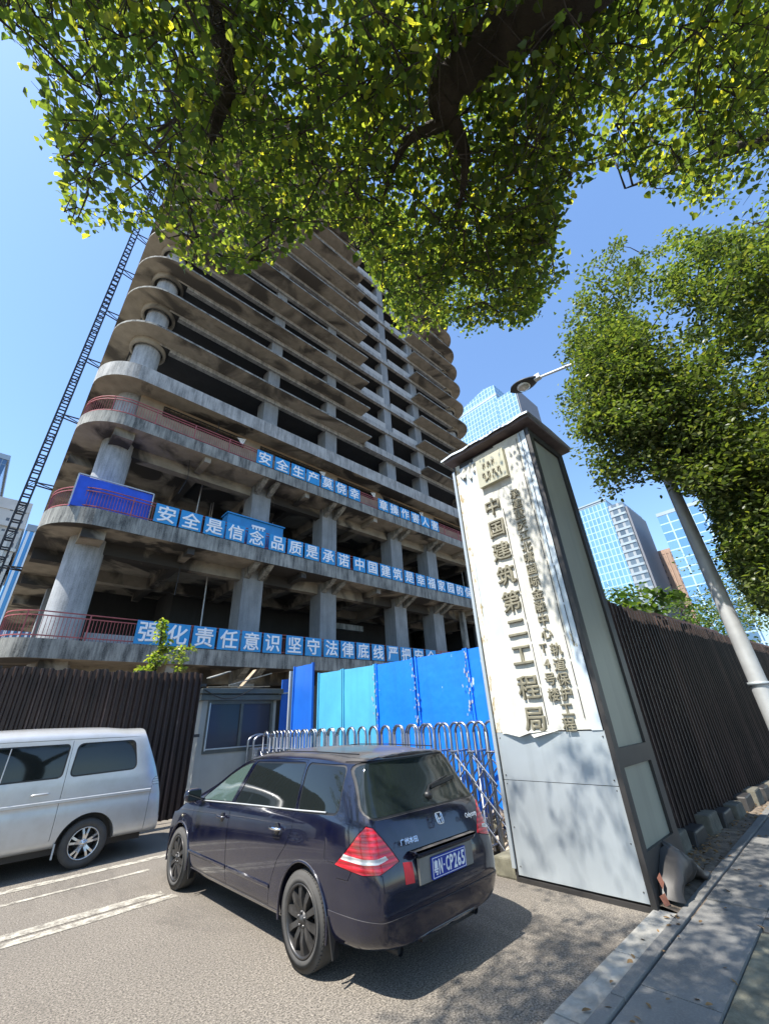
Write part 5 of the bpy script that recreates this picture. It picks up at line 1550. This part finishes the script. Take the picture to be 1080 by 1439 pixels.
l6 = limb(tb, [(1.9,-1.8,4.0),(1.2,-1.3,5.8),(.2,-.3,7.2),(-.6,.9,7.0),(-.75,2.0,6.4)], [.12,.10,.07,.05,.025], seed=6, knob=.1)
nodes = np.array(main[24:]+l2+l3+l7+l4+l5+l6)
cl = []; rad_ = []
tries = 0
while len(cl) < 1080 and tries < 40000:
    tries += 1
    px = NPR.uniform(-30, 1130); py = NPR.uniform(-140, 470)
    if len(cl) > 900: px = NPR.uniform(470, 800); py = NPR.uniform(300, 470)
    if not in_poly([px], [py], CAN)[0]: continue
    left = px < 260; right = px > 800
    lo, hi = (4.4, 6.6) if left else ((5.2, 7.8) if right else (4.9, 6.5))
    if (480 < px < 700 and py > 290 and NPR.random() < .45) or (320 < px < 480 and 190 < py < 345 and NPR.random() < .3): lo, hi = 6.6, 7.9
    z = NPR.uniform(lo, hi); p = at_height(px, py, z)
    gap = noise.noise(Vector(p)*1.5)+.6*noise.noise(Vector(p)*3.7)
    if gap < (-.34 if not right else -.02) and py < (330 if 220 < px < 540 else 999): continue
    if left and NPR.random() < .5: continue
    if np.linalg.norm(p-np.array([0, 0, EYE])) < 2.7: continue
    cl.append(p); rad_.append(NPR.uniform(.13, .30))
pts = np.vstack([spray(c, r, int(14+32*(r/.22)**1.6*NPR.uniform(.4, 1.1)), tb if project(c[None])[1][0] < 455 else None) for c, r in zip(cl, rad_)])
qx, qy, qd = project(pts)
jx = NPR.normal(0, 5, len(pts)); jy = NPR.normal(0, 5, len(pts))
keep = in_poly(qx+jx, qy+jy, CAN) & (qd > 1.5)
lp = np.array(main[30:]+l2[:24]+l3[:22]+l4[16:]); lx, ly, ld = project(lp)
for x_, y_, d_ in zip(lx, ly, ld):      # foliage grows above the limbs, not under them
    w_ = 26 if (x_ > 600 and y_ < 160) else 13
    keep &= ~((np.hypot(qx-x_, qy-y_) < w_) & (qd < d_+.05) & (NPR.random(len(pts)) < .93))
pts = pts[keep]
# unseen rest of the crown, added overhead and behind to shade the pavement
bc = np.stack([NPR.uniform(-2.2, 6.5, 560), NPR.uniform(-3.6, 1.7, 560), NPR.uniform(5.4, 8.6, 560)], 1)
ok = []
for c in bc:
    x_, y_, d_ = project(c[None])
    if c[1] > -.6 and (c[0] < 1.0 or c[2] > 6.8): continue
    if c[1] > -2 and c[0] < -.5: continue
    if d_[0] < .2 or y_[0] < -60 or (in_poly(x_, y_-60, CAN)[0] and y_[0] < 250 and x_[0] < 1300): ok.append(c)
ok += [np.array([NPR.uniform(-2.3, -.4), NPR.uniform(1.6, 3.0), NPR.uniform(7.8, 8.8)]) for _ in range(60)]  # unseen clumps added towards the sun to shade road and left canopy
bpts = np.vstack([clump(c, .42, 60) for c in ok])
x_, y_, d_ = project(bpts); okb = (d_ < .2) | in_poly(x_, y_, CAN) | (y_ < -10) | (x_ > 1100)
bpts = bpts[okb]
branches(tb, nodes, np.array(cl), .003, .022)
branches(tb, nodes, np.array(ok), .004, .03)
tb.build('trunk', MAT['bark'], TA, recalc=False)
leaves('crown', np.vstack([pts, bpts]), (.024, .068), MAT['leaf'], TA, 'heart', .85, .3, .4)

# ---- the tree behind the street lamp
TR = [(795,470),(802,425),(822,378),(850,345),(880,332),(905,318),(925,305),(950,318),(985,322),(1030,325),(1200,300),(1300,900),(1070,860),(1035,815),(1015,775),(1000,735),(985,695),(960,682),(935,668),(915,676),(900,662),(872,690),(850,700),(838,690),(845,668),(815,650),(800,625),(785,598),(792,560),(788,520)]
TB = thing('camphor_tree', 'dense sunlit camphor tree with rounded crown behind the street lamp', 'tree', (10.2, -1.6, 0))
tb = MB()
ml = limb(tb, [(10.2,-1.6,0),(10.2,-1.55,1.5),(10.1,-1.4,3.0),(10.0,-1.0,4.6),(9.8,-.4,6.2),(9.5,.2,7.6),(9.3,.5,9.2)], [.34,.28,.25,.22,.17,.11,.05], seed=11)
m2 = limb(tb, [(10.0,-1.0,4.6),(9.6,.2,5.8),(9.2,1.2,6.8),(9.0,1.9,7.6)], [.16,.12,.08,.04], seed=12)
m3 = limb(tb, [(10.1,-1.4,3.0),(10.6,-2.0,5.0),(10.8,-2.4,7.5),(10.5,-2.6,9.6)], [.18,.15,.10,.05], seed=13)
cl = []; rad_ = []; tries = 0
while len(cl) < 830 and tries < 60000:
    tries += 1
    px = NPR.uniform(775, 1180); py = NPR.uniform(300, 860)
    if not in_poly([px], [py], TR)[0]: continue
    x = NPR.uniform(7.0, 11.5) if NPR.random() < .45 else NPR.uniform(6.9, 8.2)
    gp = noise.noise(Vector(at_x(px, py, x))*.9)+.7*noise.noise(Vector(at_x(px, py, x))*2.1)
    if gp < (-.2 if px < 930 else -.45): continue
    if px < 930 and py < 420 and NPR.random() < .25: continue
    if len(cl) > 600: px = NPR.uniform(960, 1110); py = NPR.uniform(600, 880); x = NPR.uniform(8.3, 11)
    elif len(cl) > 500: px = NPR.uniform(815, 910); py = NPR.uniform(470, 600); x = NPR.uniform(6.5, 7.6)
    elif len(cl) > 440: px = NPR.uniform(850, 1010); py = NPR.uniform(520, 700); x = NPR.uniform(6.8, 7.7)
    if not in_poly([px], [py], TR)[0]: continue
    cl.append(at_x(px, py, x)); rad_.append(NPR.uniform(.20, .52))
pts = np.vstack([clump(c, r, int(55+125*(r/.4)**2*NPR.uniform(.5, 1.1)), .75) for c, r in zip(cl, rad_)])
qx, qy, qd = project(pts); w_ = np.where(qx < 930, 13, 8)
pts = pts[in_poly(qx+NPR.normal(0, 1, len(pts))*w_, qy+NPR.normal(0, 1, len(pts))*w_, TR)]
branches(tb, np.array(ml[10:]+m2+m3), np.array(cl), .004, .03)
tb.build('trunk', MAT['bark'], TB, recalc=False)
leaves('crown', pts, (.058, .11), MAT['leaf_far'], TB, 'oval', .8, .2, .3)

# ---- plants behind the pavement fence
def bush(name, label, cat, spots, stem_pts, r, n, size, mat, shape, stem_mat='twig', tilt=.7, group=None):
    b = thing(name, label, cat, (spots[0][0], spots[0][1], 0), 0, group)
    mb = MB(); nodes = []
    for s in stem_pts: nodes += limb(mb, s, np.linspace(.05, .015, len(s)), seed=len(nodes))
    branches(mb, np.array(nodes), np.array(spots), .004, .02); mb.build('stem', MAT[stem_mat], b, recalc=False)
    P_ = np.vstack([clump(c, r*NPR.uniform(.7, 1.2), n) for c in spots])
    leaves('foliage', P_, size, mat, b, shape, tilt, .2, .35); return b
sp = [(x+NPR.normal(0, .3), 3.2+NPR.normal(0, .45), NPR.uniform(2.9, 3.9)) for x in np.linspace(8.3, 12.2, 15)]
bush('leafy_shrub', 'large-leaved green shrub rising over the near end of the pavement fence', 'shrub', sp, [[(9, 3.2, 0), (9.1, 3.2, 1.6), (9.3, 3.2, 3.2)], [(9, 3.2, 0), (9.9, 3.3, 1.4), (11.3, 3.2, 3.3)]], .42, 60, (.10, .20), MAT['leaf_bush'], 'heart')
sp = [(x+NPR.normal(0, .4), 3.6+NPR.normal(0, .7), NPR.uniform(3.0, 5.2)) for x in np.linspace(13, 20, 24)]
bush('leafy_shrub', 'tall dark green shrub farther along behind the fence under the camphor tree', 'shrub', sp, [[(14, 3.6, 0), (14, 3.6, 2), (14.4, 3.5, 3.6)], [(14, 3.6, 0), (15.5, 3.6, 1.6), (17.8, 3.5, 4)]], .7, 110, (.10, .18), MAT['leaf_bush'], 'oval')
sp = [(x+NPR.normal(0, .5), 1.6+NPR.normal(0, .8), NPR.uniform(3.2, 7.5)) for x in np.linspace(19, 27, 34)]
bush('roadside_tree', 'dark leafy tree far along the fence behind the lamp pole', 'tree', sp, [[(23, .4, 0), (23, .5, 2.5), (23, .9, 5.5)]], 1.0, 170, (.10, .17), MAT['leaf_far'], 'oval')
# ---- sapling over the left fence, tuft on the balcony edge
sp = [(3.05+NPR.normal(0, .28), 11.1+NPR.normal(0, .15), NPR.uniform(3.0, 3.55)) for _ in range(16)]+[(2.95+NPR.normal(0, .08), 11.1, z) for z in np.linspace(3.5, 4.15, 8)]
bush('sapling', 'small bright green sapling growing up behind the van side fence', 'plant', sp, [[(3.0, 11.1, 0), (3.0, 11.1, 2.0), (2.96, 11.1, 4.1)]], .15, 26, (.07, .15), MAT['leaf_bright'], 'oval')
# ---- fallen leaves in the gutter and on the paving
n = 900
fx = NPR.uniform(3.2, 14, n); fy = np.where(NPR.random(n) < .7, 2.02+NPR.normal(0, .13, n)-.04*np.maximum(fx-7, 0)*0, NPR.uniform(-1, 1.9, n))
fx = np.where((fy > 1.9) & (fx < 5.3), fx+3, fx)
leaves('fallen_leaves', np.stack([fx, fy, np.where(fy > 1.95, .075, .045)], 1), (.03, .07), MAT['leaf_dead'], None, 'oval', .25, .3, 0., 'stuff')
bpy.data.objects['fallen_leaves']['label'] = 'dry fallen leaves in the gutter and on the paving'
bpy.data.objects['fallen_leaves']['category'] = 'leaves'

# ---- trees on the far side of the road, to the left of the photographer (mirrored in paint and glass)
def crown_tree(label, x, y, h, seed):
    t_ = thing('roadside_tree', label, 'tree', (x, y, 0), 0, 'trees across the road')
    r_ = np.random.default_rng(seed); mb = MB()
    tr = limb(mb, [(x, y, 0), (x+.1, y, h*.25), (x, y+.15, h*.5), (x+.1, y, h*.8)], [.26, .22, .16, .06], seed=seed)
    cs = [np.array([x, y, h*.66])+r_.normal(0, 1, 3)*np.array([2.0, 2.0, h*.16]) for _ in range(110)]
    branches(mb, np.array(tr[6:]), cs, .006, .05); mb.build('trunk', MAT['bark'], t_, recalc=False)
    leaves('crown', np.vstack([clump(c, .9, 60) for c in cs]), (.18, .30), MAT['leaf_far'], t_, 'oval', .8, .2, .3)
for i, (x, y, h, lb) in enumerate(((-12, .5, 13, 'rounded green tree across the road left of the view, nearest the photographer'), (-12.5, 6.5, 14.5, 'taller green tree across the road left of the view, second along'), (-12, 13, 12.5, 'lower green tree across the road left of the view, farthest along'))):
    crown_tree(lb, x, y, h, 60+i)
